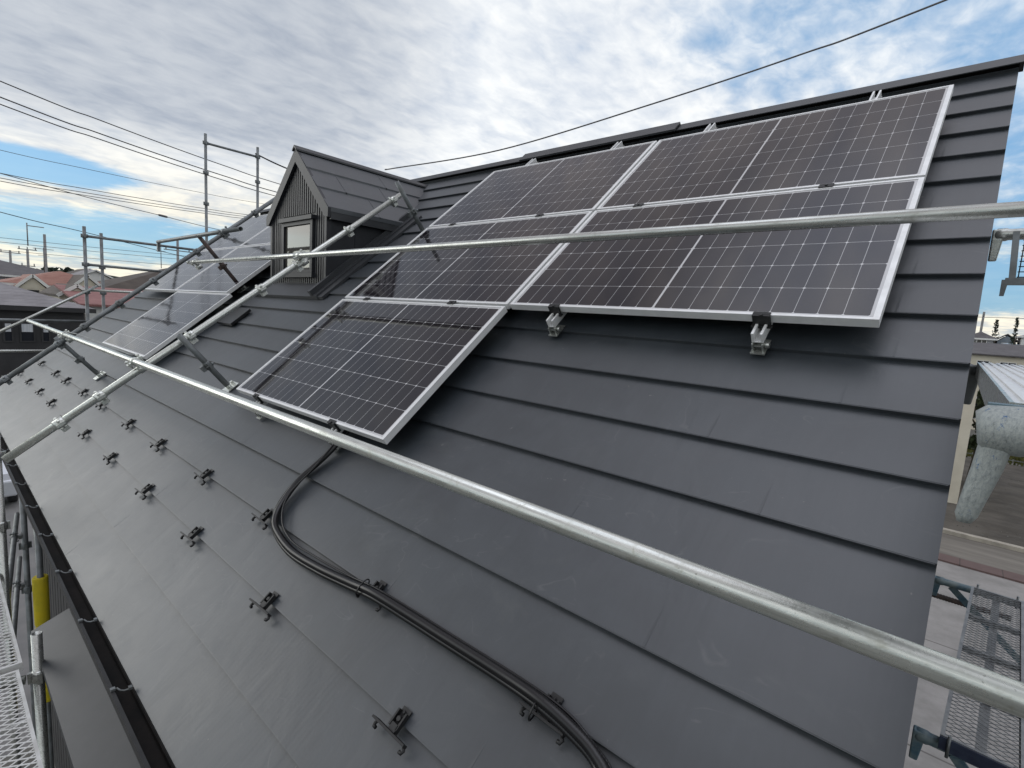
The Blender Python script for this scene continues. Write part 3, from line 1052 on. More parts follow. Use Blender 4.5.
# far sloping pipe
f0, f1 = Vector((-6.7, -2.5, .338)), Vector((-6.7, 1.9, .385))
def fp(b): t = (b - f0.y) / (f1.y - f0.y); return R(*(f0 + (f1 - f0) * t))
pipe('scaffold_pipe', 'grey sloping pipe on the far left running up beside the far panels', 'scaffold pipe', R(*f0), R(*f1), 'galvanised_dark',
     [(fp(-1.93), NV), (fp(-1.40), NV), (fp(-1.12), NV), (fp(-.72), NV), (fp(-.30), NV), (fp(.28), NV), (fp(.66), NV), (fp(1.15), NV)])
# props standing square on the roof
for a, b, h, lab, m_ in ((-3.912, -.997, .52, 'short dark prop standing at the corner of the lone panel', 'galvanised_dark'),
                         (-6.724, -1.371, .54, 'short dark prop standing on the far lower roof near the snow guards', 'galvanised_dark'),
                         (-6.075, .223, .72, 'long dark prop leaning in front of the far pale panels', 'dark_rust'),
                         (-3.70, 1.150, .53, 'dark prop at the top of the pale sloping pipe beside the dormer eave', 'galvanised_dark')):
    pipe('scaffold_prop', lab, 'scaffold prop', R(a, b, RN + .03), R(a, b, RN + h), m_,
         [(R(a, b, RN + h * .45), SV)], r=.021, group='props standing on the roof', plate=at_roof(a, b))
# pad below the panel block near the pale pipe
mb = MB(); mb.hexa([R(*q) for q in [(-5.55, -.36, RN + .004), (-5.18, -.36, RN + .004), (-5.18, -.12, RN + .004), (-5.55, -.12, RN + .004),
                                    (-5.55, -.36, RN + .03), (-5.18, -.36, RN + .03), (-5.18, -.12, RN + .03), (-5.55, -.12, RN + .03)]])
tag(mb.build('rubber_pad', 'black_plastic'), 'flat black pad on the roof beneath the pale sloping pipe', 'pad')
# X-parallel pipe over the far panels
pipe('scaffold_pipe', 'thin grey pipe with a downturned end standing clear of the far panels', 'scaffold pipe', R(-7.52, .2235, .575), R(-4.95, .2235, .575), 'galvanised_dark',
     [(R(-5.35, .2235, .575), NV)], r=.021, extra=[('end_hook', MB().bar(R(-7.50, .2235, .575), R(-7.50, .2235, .575) + Vector((0, 0, -.12)), .03, .03), 'galvanised_dark')])

# scaffold at the far gable
def pole(x, y, z1, m_, label, z0=0., rings=(), r=PR, name='scaffold_pole', hollow=True):
    o = thing(name, label, 'scaffold pole', (x, y, z0), group='upright scaffold poles')
    mb_ = MB(); mb_.tube([(x, y, z0), (x, y, (z0 + z1) / 2), (x, y, z1)], r, 14, hollow=hollow)
    mb_.build('tube', m_, o)
    for z in rings:
        rb = MB(); rb.tube([(x, y, z - .035), (x, y, z - .02), (x, y, z + .02), (x, y, z + .035)], [r * 1.05, r * 1.5, r * 1.5, r * 1.05], 12)
        for k in range(4):
            an = PI / 2 * k
            rb.box((x + math.cos(an) * (r + .012) - .010, y + math.sin(an) * (r + .012) - .010, z - .03), (x + math.cos(an) * (r + .012) + .010, y + math.sin(an) * (r + .012) + .010, z + .03))
        rb.build('flange', m_, o)
    return o


pole(-10.6, -.415, 7.84, 'galvanised_dark', 'front upright pole of the far scaffold before the red roofs', rings=(7.69, 7.24, 6.8, 6.31))
pole(-11.2, -.09, 7.82, 'galvanised_dark', 'darker upright pole just behind the front one at the far scaffold', rings=(7.24, 6.8))
pole(-10.6, 1.365, 9.78, 'galvanised_dark', 'tall upright pole against the sky, left of the pair by the dormer', rings=(9.62, 9.1, 8.55, 8.0))
pole(-10.6, 2.285, 9.80, 'galvanised_dark', 'tall upright pole against the sky, right of the pair by the dormer', rings=(9.62, 9.15, 8.6))
FGx = 'rails of the far scaffold'
for p_, q_, lab in (((-10.6, 1.365, 9.62), (-10.6, 2.285, 9.62), 'top crossbar joining the pair of tall poles by the dormer'),
                    ((-10.6, -.415, 7.69), (-10.6, 1.365, 7.69), 'upper thin rail running right from the far front pole'),
                    ((-10.6, -.415, 7.24), (-10.6, 1.365, 7.24), 'lower thin rail running right from the far front pole'),
                    ((-10.6, -2.2, 6.30), (-10.6, -.415, 6.32), 'level rail in front of the dark house windows top'),
                    ((-10.6, -2.2, 5.84), (-10.6, -.5, 5.84), 'level rail in front of the dark house below its windows'),
                    ((-10.55, -2.0, 5.77), (-10.55, -.28, 6.91), 'grey sloping brace crossing before the grey neighbour roof'),
                    ((-10.6, -.415, 6.83), (-10.6, 1.1, 6.86), 'short grey rail in front of the low red roof')):
    mb = MB(); mb.tube([p_, q_], .021, 12, hollow=True)
    tag(mb.build('scaffold_rail', 'galvanised_dark' if 'thin' in lab or 'top' in lab else 'galvanised'), lab, 'scaffold rail', FGx)

# eave scaffold, lower left
pole(-3.36, -1.875, 4.95, 'galvanised', 'thick grey upright pole with open top beside the lower canopy', rings=(4.70,))
pole(-4.80, -1.90, 5.80, 'galvanised', 'grey upright pole at the left edge holding the pale sloping pipe', rings=(5.62, 5.1))
pole(-6.3, -1.66, 5.0, 'galvanised_dark', 'dark upright pole between gutter and left edge of the photo', rings=(4.35, 3.9))
yl = thing('padded_pole', 'upright pole wrapped in bright yellow foam below the gutter', 'padded pole', (-4.9, -1.70, 0))
mb = MB(); mb.tube([(-4.9, -1.70, 0), (-4.9, -1.70, 5.05)], .021, 12, hollow=True); mb.build('tube', 'galvanised_dark', yl)
mb = MB(); mb.tube([(-5.12, -1.70, 5.2), (-4.93, -1.70, 4.5)], .014, 10); mb.build('stay_rod', 'galvanised', yl)
for z0_, z1_ in ((4.20, 4.60), (3.55, 4.185)):
    mb = MB(); mb.tube([(-4.91, -1.70, z0_), (-4.91, -1.70, z0_ + .01), (-4.91, -1.70, z1_ - .01), (-4.91, -1.70, z1_)], [.042, .047, .049, .044], 14)
    mb.build('foam_sleeve', 'yellow_foam', yl)
pipe('scaffold_transom', 'short pipe bracket clamped to the thick pole at the lower left', 'scaffold pipe', (-3.36, -1.93, 4.70), (-3.62, -2.9, 4.72), 'galvanised_pale', r=.0243)
pipe('scaffold_transom', 'dark horizontal pipe low between the left poles', 'scaffold pipe', (-4.80, -1.90, 4.50), (-6.9, -1.66, 4.48), 'galvanised_dark', [((-6.2, -1.74, 4.485), (0, -1, 0))], r=.021)
pipe('scaffold_transom', 'dark horizontal pipe lowest between the left poles', 'scaffold pipe', (-4.80, -1.90, 4.0), (-6.9, -1.66, 4.0), 'galvanised_dark', [((-6.2, -1.74, 4.0), (0, -1, 0))], r=.021)


def mesh_deck(name, label, c0, ux, L, Wd, material, group, pitch=.028, hook=True, bw=.0035):
    """expanded-metal walkway: c0 one corner on top, ux the long direction, Wd to its left"""
    ux = Vector(ux).normalized(); vy = Vector((0, 0, 1)).cross(ux)
    M_ = Matrix((ux, vy, Vector((0, 0, 1)))).transposed().to_4x4(); M_.translation = Vector(c0)
    o = thing(name, label, 'scaffold deck', M=M_, group=group)
    fr = MB()
    fr.box((0, 0, -.045), (L, .014, .002)); fr.box((0, Wd - .014, -.045), (L, Wd, .002)); fr.box((0, .014, -.045), (.014, Wd - .014, .002)); fr.box((L - .014, .014, -.045), (L, Wd - .014, .002))
    fr.build('frame', material, o, local=True)
    cr = MB()
    k = 1
    while k * .46 < L - .1:
        cr.box((k * .46 - .012, .014, -.04), (k * .46 + .012, Wd - .014, -.012)); k += 1
    cr.box((.014, Wd / 2 - .018, -.042), (L - .014, Wd / 2 + .018, -.0405))
    cr.build('crossbar', material, o, local=True)
    ms = MB()
    w2 = Wd - .028
    pt = pitch * 1.0
    n = int((L + w2) / pt) + 1
    for i in range(n):
        for sgn in (1, -1):
            x0_ = .014 + i * pt - (w2 * 1.0 if sgn > 0 else 0) * .6
            x1_ = x0_ + w2 * .6 if sgn > 0 else x0_ - w2 * .6
            y0_, y1_ = .014, .014 + w2
            lo_, hi_ = .014, L - .014
            def clip(xa, ya, xb, yb):
                for lim, s__ in ((lo_, 1), (hi_, -1)):
                    da, db = (xa - lim) * s__, (xb - lim) * s__
                    if da < 0 and db < 0: return None
                    if da < 0: t_ = da / (da - db); xa, ya = xa + (xb - xa) * t_, ya + (yb - ya) * t_
                    elif db < 0: t_ = db / (db - da); xb, yb = xb + (xa - xb) * t_, yb + (ya - yb) * t_
                return xa, ya, xb, yb
            c = clip(x0_, y0_, x1_, y1_)
            if c and math.hypot(c[2] - c[0], c[3] - c[1]) > .004:
                zc = -.002 if sgn > 0 else -.0032
                ms.bar((c[0], c[1], zc), (c[2], c[3], zc), bw, .0025)
    ms.build('expanded_mesh', material, o, local=True)
    return o


MATS['deck_white'] = noisy('deck_white', (.72, .73, .72), (.58, .58, .56), 12, .5, .2)
MATS['deck_blue'] = noisy('deck_blue', (.30, .31, .315), (.20, .21, .22), 12, .55, .4)
GW = 'white mesh decks at the lower left'
mesh_deck('scaffold_deck', 'white mesh deck at the bottom left corner beside the thick grey pole', (-3.40, -2.22, 4.75), (1, 0, 0), 1.8, .27, 'deck_white', GW, bw=.007, pitch=.040)
mesh_deck('scaffold_deck', 'white mesh deck at the left edge beyond the short bracket', (-5.26, -2.20, 4.75), (1, 0, 0), 1.8, .27, 'deck_white', GW, bw=.007, pitch=.040)

# near gable scaffold, right side
GD = 'steel decks beside the near gable'
mesh_deck('scaffold_deck', 'grey see-through mesh deck low beside the near gable', (.366, .444, 5.26), (.0585, 1, 0), 1.86, -.0 + .25, 'deck_blue', GD, bw=.0026, pitch=.032)
for o_ in [x for x in bpy.data.objects if x.get('label', '').startswith('grey see-through')]:
    # its width runs towards +X: mirror sideways about the long edge by turning the frame round
    ux = Vector((-.0585, -1, 0)).normalized(); vy = Vector((0, 0, 1)).cross(ux)
    M_ = Matrix((ux, vy, Vector((0, 0, 1)))).transposed().to_4x4(); M_.translation = Vector((.366 + .0585 * 1.86, .444 + 1.86, 5.26))
    o_.matrix_world = M_; XF[o_.name] = M_
    tp = MB(); tp.box((1.862, .0, -.055), (1.868, .25, .0)); tp.build('end_plate', 'navy_paint', o_, local=True)
    for yy_ in (.03, .22):
        hk = MB(); hk.tube([(1.872, yy_, -.075), (1.872, yy_, .018)], .006, 6); hk.build('hook', 'galvanised_dark', o_, local=True)
        hk = MB(); hk.tube([(-.006, yy_, -.06), (-.006, yy_, .022)], .006, 6); hk.build('hook', 'galvanised_dark', o_, local=True)


def wedge(P, m_, s=1.0, yaw=0):
    """wedge head at the end of a scaffold rail, tapering downward"""
    x, y, z = P
    mb_ = MB()
    a, b2 = .030 * s, .018 * s
    mb_.hexa([(x - b2 * 1.1, y - b2 * .7, z - .115 * s), (x + b2 * .5, y - b2 * .7, z - .115 * s), (x + b2 * .5, y + b2 * .7, z - .115 * s), (x - b2 * 1.1, y + b2 * .7, z - .115 * s),
              (x - a * .7, y - a * .75, z + .022 * s), (x + a * .8, y - a * .75, z + .022 * s), (x + a * .8, y + a * .75, z + .022 * s), (x - a * .7, y + a * .75, z + .022 * s)])
    return mb_


def bracket(name, label, P, L, m_, r=PR, s=1.0, strut=None, extra=None):
    P = Vector(P)
    o = thing(name, label, 'scaffold bracket', P, group='scaffold brackets beside the near gable')
    mb_ = MB(); mb_.tube([P + Vector((-.012, 0, 0)), P + Vector((0, 0, 0)), P + Vector((.03, 0, 0)), P + Vector((.04, 0, 0)), P + Vector((L, 0, 0))], [r * .75, r * 1.12, r * 1.15, r, r], 18)
    mb_.build('tube', m_, o)
    w = wedge(P + Vector((.004, 0, 0)), m_, s).build('wedge_head', m_, o)
    md = w.modifiers.new('bevel', 'BEVEL'); md.width = .006 * s; md.segments = 3
    if strut:
        mb2 = MB(); mb2.bar(P + Vector((strut[0], 0, -.02)), P + Vector((strut[1], 0, -strut[2])), .04, .012, (0, 1, 0)); mb2.build('strut', m_, o)
    if extra:
        for nm, mm, ma in extra: mm.build(nm, ma, o)
    return o


bracket('scaffold_bracket', 'blue worn bracket pipe with a wedge end under the near end of the mesh deck', (.30, .50, 5.19), 1.2, 'blue_worn', strut=(.12, .6, .55))
bracket('scaffold_bracket', 'bluish bracket pipe carrying the far end of the mesh deck', (.30, 2.40, 5.20), 1.2, 'blue_worn', strut=(.08, .5, .4))
mb = MB(); mb.tube(resample([Vector((.24, 2.42, 5.08)), Vector((.70, 2.42, 5.08))], .008), [(.016 if i % 2 else .020) for i in range(len(resample([Vector((.24, 2.42, 5.08)), Vector((.70, 2.42, 5.08))], .008)))], 10)
tag(mb.build('threaded_jack', 'dark_rust'), 'dark threaded jack just below the bluish far bracket', 'jack')
bracket('scaffold_bracket', 'grey rail end with a wedge against the sky by the near gable', (.275, 1.0, 7.33), 1.2, 'galvanised',
        extra=[('hanger', MB().bar((.335, .93, 7.33), (.348, .90, 7.11), .022, .016, (0, 1, 0)), 'galvanised_dark'),
               ('toe_bar', MB().bar((.325, .89, 7.115), (.9, .89, 7.115), .022, .03), 'galvanised_dark'),
               ('toe_wedge', wedge((.325, .88, 7.11), 'dark_rust', .5), 'galvanised_dark')])
# net hung from that rail
mb = MB()
for i in range(9):
    zz_ = 7.135 + i * .022
    mb.tube([(.36, .905, zz_), (.9, .905, zz_)], .0022, 5)
for i in range(22):
    mb.tube([(.365 + i * .024, .905, 7.13), (.365 + i * .024, .905, 7.32)], .0022, 5)
tag(mb.build('guard_net', 'black_plastic'), 'small dark guard net hanging at the right edge by the gable', 'guard net')

# nearest rail end, worn silver-blue paint
def worn():
    m, N, b = mat('worn_paint', (.5, .53, .5), .5, .25)
    tc = N.n('ShaderNodeTexCoord').outputs['Object']
    n1 = N.noise(N.vm('MULTIPLY', tc, Vector((1.4, 1.4, .6))), 260, 8, .7, .2); n2 = N.noise(N.vm('MULTIPLY', tc, Vector((1.5, 1.5, .6))), 95, 7, .75, .2)
    c = N.mix(N.mapr(n1, .40, .62), (.36, .39, .38, 1), (.27, .30, .30, 1))
    c = N.mix(N.mapr(n2, .60, .66), c, (.04, .11, .24, 1))
    c = N.mix(N.m('MULTIPLY', N.mapr(n1, .60, .68), .6), c, (.10, .11, .10, 1))
    N.t.links.new(c, b.inputs['Base Color'])
    bump(N, b, n1, .5, .003)


worn()
nb = thing('scaffold_bracket', 'nearest rail end in flaking blue and silver paint with a hanging wedge', 'scaffold bracket', (.272, -1.462, 6.742), group='scaffold brackets beside the near gable')
mb = MB(); mb.tube([(.256, -1.462, 6.741), (.262, -1.462, 6.742), (.285, -1.462, 6.742), (.292, -1.462, 6.742), (.296, -1.462, 6.742), (1.2, -1.462, 6.742)], [.017, .0235, .0255, .0255, .0243, .0243], 24); mb.build('tube', 'worn_paint', nb)
mb = MB()
wp = [(.2755, 6.752, .0150, .0150), (.2735, 6.728, .0135, .0150), (.2700, 6.70, .0125, .0130), (.2650, 6.672, .0110, .0110), (.2605, 6.646, .0095, .0095), (.2595, 6.638, .0060, .0070)]
b0_ = len(mb.v)
for x_, z_, rx_, ry_ in wp:
    for k in range(20):
        an = 2 * PI * k / 20
        cx_, sy_ = math.cos(an), math.sin(an)
        mb.v.append(Vector((x_ + math.copysign(abs(cx_) ** .6, cx_) * rx_, -1.462 + math.copysign(abs(sy_) ** .6, sy_) * ry_, z_)))
for i in range(len(wp) - 1):
    for k in range(20):
        k2 = (k + 1) % 20
        mb.f.append((b0_ + i * 20 + k, b0_ + i * 20 + k2, b0_ + i * 20 + 20 + k2, b0_ + i * 20 + 20 + k)); mb.sm.append(True)
mb.f.append(tuple(b0_ + k for k in range(20))); mb.sm.append(False)
mb.f.append(tuple(b0_ + (len(wp) - 1) * 20 + k for k in range(20))); mb.sm.append(False)
mb.build('wedge_head', 'worn_paint', nb)
mb = MB(); mb.tube([(.3055, -1.462, 6.742), (.3065, -1.462, 6.742), (.311, -1.462, 6.742), (.312, -1.462, 6.742)], [.0245, .0272, .0272, .0245], 24); mb.build('collar', 'blue_worn', nb)
mb = MB(); mb.bar((.262, -1.452, 6.7655), (.300, -1.452, 6.7660), .018, .004); mb.build('weld_lug', 'blue_worn', nb)
# near deck plank at eye level
pd = thing('steel_plank', 'ridged silver steel plank at eye level on the right edge', 'scaffold deck', (.283, -1.44, 6.77), group=GD)
mb = MB()
L_, W_ = 1.98, .25
mb.box((.283, -1.43, 6.762), (.283 + W_, -1.43 + L_, 6.768))
for i in range(12):
    xx = .290 + i * .0205
    mb.box((xx, -1.425, 6.768), (xx + .010, -1.435 + L_, 6.7715))
mb.build('tread', 'aluminium', pd)
mb = MB()
mb.box((.279, -1.43, 6.715), (.283, -1.43 + L_, 6.769)); mb.box((.283 + W_, -1.43, 6.715), (.287 + W_, -1.43 + L_, 6.769)); mb.box((.283, -1.436, 6.715), (.283 + W_, -1.43, 6.769))
mb.build('side_rail', 'galvanised', pd)
mb = MB()
for zz_ in (.35, 1.2):
    mb.box((.30, -1.43 + zz_, 6.72), (.283 + W_ - .02, -1.40 + zz_, 6.758))
mb.build('underside_bar', 'galvanised_dark', pd)
bracket('scaffold_bracket', 'dark wedge end at the far end of the silver plank', (.268, .56, 6.73), .7, 'galvanised_dark', s=1.15)

# ------------------------------------------------------------------ neighbouring houses
def neighbour(name, label, x0, x1, y0, y1, ze, zr, wall_m, roof_m, kind='hip', axis='x', ov=.35, windows=(), group='neighbouring houses', trim='fascia_white', cat='house', front=()):
    o = thing(name, label, cat, ((x0 + x1) / 2, (y0 + y1) / 2, 0), group=group)
    m = MB(); m.box((x0, y0, 0), (x1, y1, ze - .02))
    X0, X1, Y0, Y1 = x0 - ov, x1 + ov, y0 - ov, y1 + ov
    cx, cy = (x0 + x1) / 2, (y0 + y1) / 2
    r = MB()
    t = .14
    e = [(X0, Y0, ze), (X1, Y0, ze), (X1, Y1, ze), (X0, Y1, ze)]
    if kind == 'hip':
        hw = min(X1 - X0, Y1 - Y0) / 2
        if axis == 'x': a, b = (X0 + hw, cy, zr), (X1 - hw, cy, zr)
        else: a, b = (cx, Y0 + hw, zr), (cx, Y1 - hw, zr)
        if axis == 'x':
            r.face([e[0], e[1], b, a]); r.face([e[2], e[3], a, b]); r.face([e[1], e[2], b]); r.face([e[3], e[0], a])
        else:
            r.face([e[1], e[2], b, a]); r.face([e[3], e[0], a, b]); r.face([e[0], e[1], a]); r.face([e[2], e[3], b])
        r.face([e[3], e[2], e[1], e[0]])
    elif kind == 'gable':
        if axis == 'x':
            a, b = (X0, cy, zr), (X1, cy, zr)
            s0_ = [e[0], e[1], b, a]; s1_ = [e[2], e[3], a, b]
            for xg in (x0, x1): m.prism([(xg, y0, ze - .03), (xg, y1, ze - .03), (xg, cy, zr - .1)], (.01 if xg == x0 else -.01, 0, 0))
        else:
            a, b = (cx, Y0, zr), (cx, Y1, zr)
            s0_ = [e[1], e[2], b, a]; s1_ = [e[3], e[0], a, b]
            for yg in (y0, y1): m.prism([(x0, yg, ze - .03), (x1, yg, ze - .03), (cx, yg, zr - .1)], (0, .01 if yg == y0 else -.01, 0))
        for q in (s0_, s1_): r.prism(q, (0, 0, .10))
    else:                      # lean-to, falls towards +X
        r.hexa([(X0, Y0, zr - .1), (X1, Y0, ze - .1), (X1, Y1, ze - .1), (X0, Y1, zr - .1), (X0, Y0, zr), (X1, Y0, ze), (X1, Y1, ze), (X0, Y1, zr)])
    m.build('wall', wall_m, o)
    r.build('roof', roof_m, o)
    f = MB()
    if kind == 'hip':
        f.box((X0, Y0 - .012, ze - .17), (X1, Y0, ze - .01)); f.box((X0, Y1, ze - .17), (X1, Y1 + .012, ze - .01))
        f.box((X0 - .012, Y0, ze - .17), (X0, Y1, ze - .01)); f.box((X1, Y0, ze - .17), (X1 + .012, Y1, ze - .01))
        f.build('eave_trim', trim, o)
    elif kind == 'gable' and axis == 'x':
        for xg in (X1,):
            for sy, yy in ((-1, Y0), (1, Y1)):
                f.bar((xg + .01, yy, ze + .03), (xg + .01, cy, zr + .03), .03, .16)
        f.build('eave_trim', trim, o)
    for (fx, c, w, z0, z1, style) in windows:      # on the +X face: centre y, width, z range
        wf = MB(); t_ = .05
        xw = fx
        wf.box((xw, c - w / 2 - t_, z0 - t_), (xw + .04, c + w / 2 + t_, z0)); wf.box((xw, c - w / 2 - t_, z1), (xw + .04, c + w / 2 + t_, z1 + t_))
        wf.box((xw, c - w / 2 - t_, z0), (xw + .04, c - w / 2, z1)); wf.box((xw, c + w / 2, z0), (xw + .04, c + w / 2 + t_, z1))
        wo = wf.build('window', 'dark_wall', o)
        p_ = MB(); p_.box((xw + .004, c - w / 2, z0), (xw + .016, c + w / 2, z1)); p_.build('pane', 'dark_glass', wo)
        if style:
            q_ = MB(); zm = z0 + (z1 - z0) * .52
            q_.box((xw + .018, c - w / 2 + .01, zm), (xw + .026, c + w / 2 - .01, z1 - .01)); q_.build('curtain', 'curtain', wo)
    for (c, w, z0, z1) in front:                    # on the -Y face: centre x, width, z range
        wf = MB(); t_ = .06; yw = y0
        wf.box((c - w / 2 - t_, yw - .05, z0 - t_), (c + w / 2 + t_, yw, z0)); wf.box((c - w / 2 - t_, yw - .05, z1), (c + w / 2 + t_, yw, z1 + t_))
        wf.box((c - w / 2 - t_, yw - .05, z0), (c - w / 2, yw, z1)); wf.box((c + w / 2, yw - .05, z0), (c + w / 2 + t_, yw, z1)); wf.box((c - .03, yw - .045, z0), (c + .03, yw - .02, z1))
        wo = wf.build('window', 'fascia_white', o)
        p_ = MB(); p_.box((c - w / 2, yw - .016, z0), (c + w / 2, yw - .006, z1)); p_.build('pane', 'dark_glass', wo)
    return o


dh = neighbour('neighbour_house', 'black-walled house with a grey hip roof and three curtained windows at left', -33, -26, -3.4, 2.0, 6.12, 7.10, 'dark_wall', 'roof_grey', 'hip', 'x', .32,
               windows=[(-26, -.18, .18, 4.82, 5.46, 1), (-26, .335, .33, 4.82, 5.46, 1), (-26, .85, .16, 4.82, 5.46, 1), (-26, -1.3, .5, 4.82, 5.46, 0)], trim='dark_wall')
mb = MB(); mb.box((-26, -3.4, 4.40), (-25.97, 1.98, 4.47)); mb.box((-26, -3.4, 2.6), (-25.97, 1.98, 2.66)); mb.build('wall_band', 'grey_wall', dh)
neighbour('neighbour_house', 'small white house under a low red roof beyond the grey sloping pipe', -36, -30, 2.75, 7.4, 6.22, 7.05, 'white_wall', 'roof_red', 'lean', ov=.3,
          windows=[(-30, 3.62, .36, 5.66, 5.95, 0), (-30, 5.2, .7, 4.9, 5.7, 0)])
neighbour('neighbour_house', 'coral red hip roofed house in the middle of the far left roofs', -54, -45, 1.4, 7.2, 7.0, 8.05, 'cream_wall', 'roof_coral', 'hip', 'x', .4, windows=[(-45, 4.4, .6, 5.6, 6.3, 0)])
neighbour('neighbour_house', 'cream gable fronted house just before the coral roof', -48, -43.6, 1.75, 3.05, 6.75, 7.52, 'cream_wall', 'roof_coral', 'gable', 'x', .14, windows=[(-43.6, 2.4, .45, 6.1, 6.6, 0)])
neighbour('neighbour_house', 'yellow-cream gabled house beside the far front scaffold pole', -40, -34, 2.35, 3.75, 6.45, 7.02, 'cream_wall', 'roof_brown', 'gable', 'x', .1)
neighbour('neighbour_house', 'cream gabled house seen between the two far scaffold poles', -48, -42.5, 4.3, 5.5, 7.05, 7.75, 'cream_wall', 'roof_brown', 'gable', 'x', .12)
neighbour('neighbour_house', 'broad dark brown roof behind the low red roof', -50, -40, 5.4, 16.5, 7.0, 9.0, 'cream_wall', 'roof_brown', 'hip', 'y', .4)
neighbour('neighbour_house', 'long slate grey roof behind the coral roof', -72, -60, -2.5, 7.2, 7.7, 9.1, 'grey_wall', 'roof_slate', 'hip', 'y', .4)
neighbour('neighbour_house', 'slate roofed house at the left edge far behind', -64, -52, -6.5, .9, 6.9, 7.75, 'grey_wall', 'roof_slate', 'hip', 'x', .4)

neighbour('neighbour_house', 'small far house with a dull red roof above the slate roof', -104, -96, 3.0, 9.5, 8.6, 9.9, 'cream_wall', 'roof_red', 'hip', 'y', .4)
neighbour('neighbour_house', 'far pale house with a brown roof left of the far front scaffold pole', -98, -90, 10.5, 15.5, 8.4, 9.7, 'white_wall', 'roof_brown', 'gable', 'x', .3, windows=[(-90, 12.2, .9, 7.2, 8.0, 0), (-90, 14.0, .9, 7.2, 8.0, 0)])
neighbour('neighbour_house', 'far grey roofed house between the two far scaffold poles', -88, -80, 9.8, 14.0, 8.1, 9.3, 'white_wall', 'roof_grey', 'gable', 'x', .3, windows=[(-80, 11.9, 1.0, 6.9, 7.7, 0)])
neighbour('neighbour_house', 'far slate roofed house on the skyline right of the far scaffold poles', -96, -86, 19, 27, 8.4, 10.2, 'cream_wall', 'roof_slate', 'hip', 'y', .4)


def antenna(label, x, y, z, h):
    m = MB(); m.tube([(x, y, z), (x, y, z + h)], .025, 6); m.tube([(x, y - .55, z + h - .1), (x, y + .55, z + h - .1)], .018, 5)
    for k in range(7): m.tube([(x - .22, y - .5 + k * .165, z + h - .1), (x + .22, y - .5 + k * .165, z + h - .1)], .012, 4)
    m.tube([(x, y - .3, z + h - .55), (x, y + .3, z + h - .55)], .014, 5)
    return tag(m.build('aerial', 'galvanised_dark'), label, 'aerial', 'roof aerials')


antenna('television aerial on the coral red roof', -49, 3.6, 7.9, 1.7)
antenna('television aerial on the broad brown roof', -45, 9.6, 8.8, 1.8)
antenna('television aerial on the slate roof at the left edge', -58, .2, 7.3, 2.0)
# right-hand far houses
neighbour('neighbour_house', 'tall cream building edge standing directly beyond the near gable', -7.5, .86, 27, 34, 5.9, 7.2, 'cream_wall', 'roof_slate', 'hip', 'x', .0, cat='building')
neighbour('neighbour_house', 'house with a long purple-grey roof across the soil field', -6, 8, 56, 64, 6.3, 7.25, 'cream_wall', 'roof_slate', 'gable', 'x', .4, front=[(1.5, .7, 4.9, 5.8), (3.0, .9, 4.9, 5.8), (4.6, .7, 4.9, 5.8), (2.2, 1.4, 1.0, 2.9)])
neighbour('neighbour_house', 'pale grey house with white walls behind the purple-grey roof', .2, 2.3, 70, 76, 7.9, 8.6, 'grey_wall', 'roof_slate', 'hip', 'y', .25, front=[(1.4, .7, 7.1, 7.7)])
neighbour('neighbour_house', 'white flat-fronted house at the right edge behind the field', 4.3, 9, 68, 75, 8.3, 9.0, 'white_wall', 'roof_grey', 'hip', 'x', .3, front=[(5.0, .5, 7.2, 8.0), (6.2, .8, 7.2, 8.0)])
neighbour('neighbour_house', 'blue-grey house squeezed between the two white ones', 2.6, 4.0, 71, 77, 7.7, 8.4, 'blue_wall', 'roof_slate', 'gable', 'y', .2, front=[(3.3, .6, 6.9, 7.5)])
neighbour('neighbour_house', 'dark roofed house at the back near the gable edge', -5, 1.6, 84, 93, 8.2, 9.3, 'grey_wall', 'roof_slate', 'hip', 'x', .4)
neighbour('neighbour_house', 'low shed with a pale blue roof before the blue-grey house', 1.9, 4.9, 66, 69, 7.2, 7.55, 'grey_wall', 'roof_blue', 'hip', 'x', .2, cat='shed')
# low fence and street boxes across the field
mb = MB()
for i in range(40): mb.box((-8 + i * .9, 40.0, 0), (-7.95 + i * .9, 40.05, 1.1))
for z in (.35, .7, 1.05): mb.box((-8, 40.01, z), (28, 40.04, z + .04))
tag(mb.build('field_fence', 'galvanised_dark'), 'low thin rail fence along the far side of the soil field', 'fence')
mb = MB(); random.seed(5)
for i in range(3000):
    x, y = random.uniform(-8, 22), random.uniform(40.3, 45.5)
    h = random.uniform(.25, .7); w = random.uniform(.04, .1); an = random.uniform(0, PI)
    dx_, dy_ = math.cos(an) * w, math.sin(an) * w
    mb.face([(x - dx_, y - dy_, 0), (x + dx_, y + dy_, 0), (x + random.uniform(-.12, .12), y + random.uniform(-.12, .12), h)])
tag(mb.build('grass', 'grass_green'), 'strip of yellow-green grass behind the soil field', None, None, 'stuff')


mb = MB(); random.seed(21)
for i in range(700):
    x, y = random.uniform(-3, 9), random.uniform(22.8, 39)
    r_ = random.uniform(.008, .035); z = .08
    p = [Vector((x + random.uniform(-1, 1) * r_ * 2, y + random.uniform(-1, 1) * r_ * 2, z)) for _ in range(3)]
    t_ = Vector((x, y, z + r_))
    mb.face([p[0], p[1], t_]); mb.face([p[1], p[2], t_]); mb.face([p[2], p[0], t_])
tag(mb.build('stones', 'ground_base'), 'pale stones and clods strewn over the soil field', None, None, 'stuff')


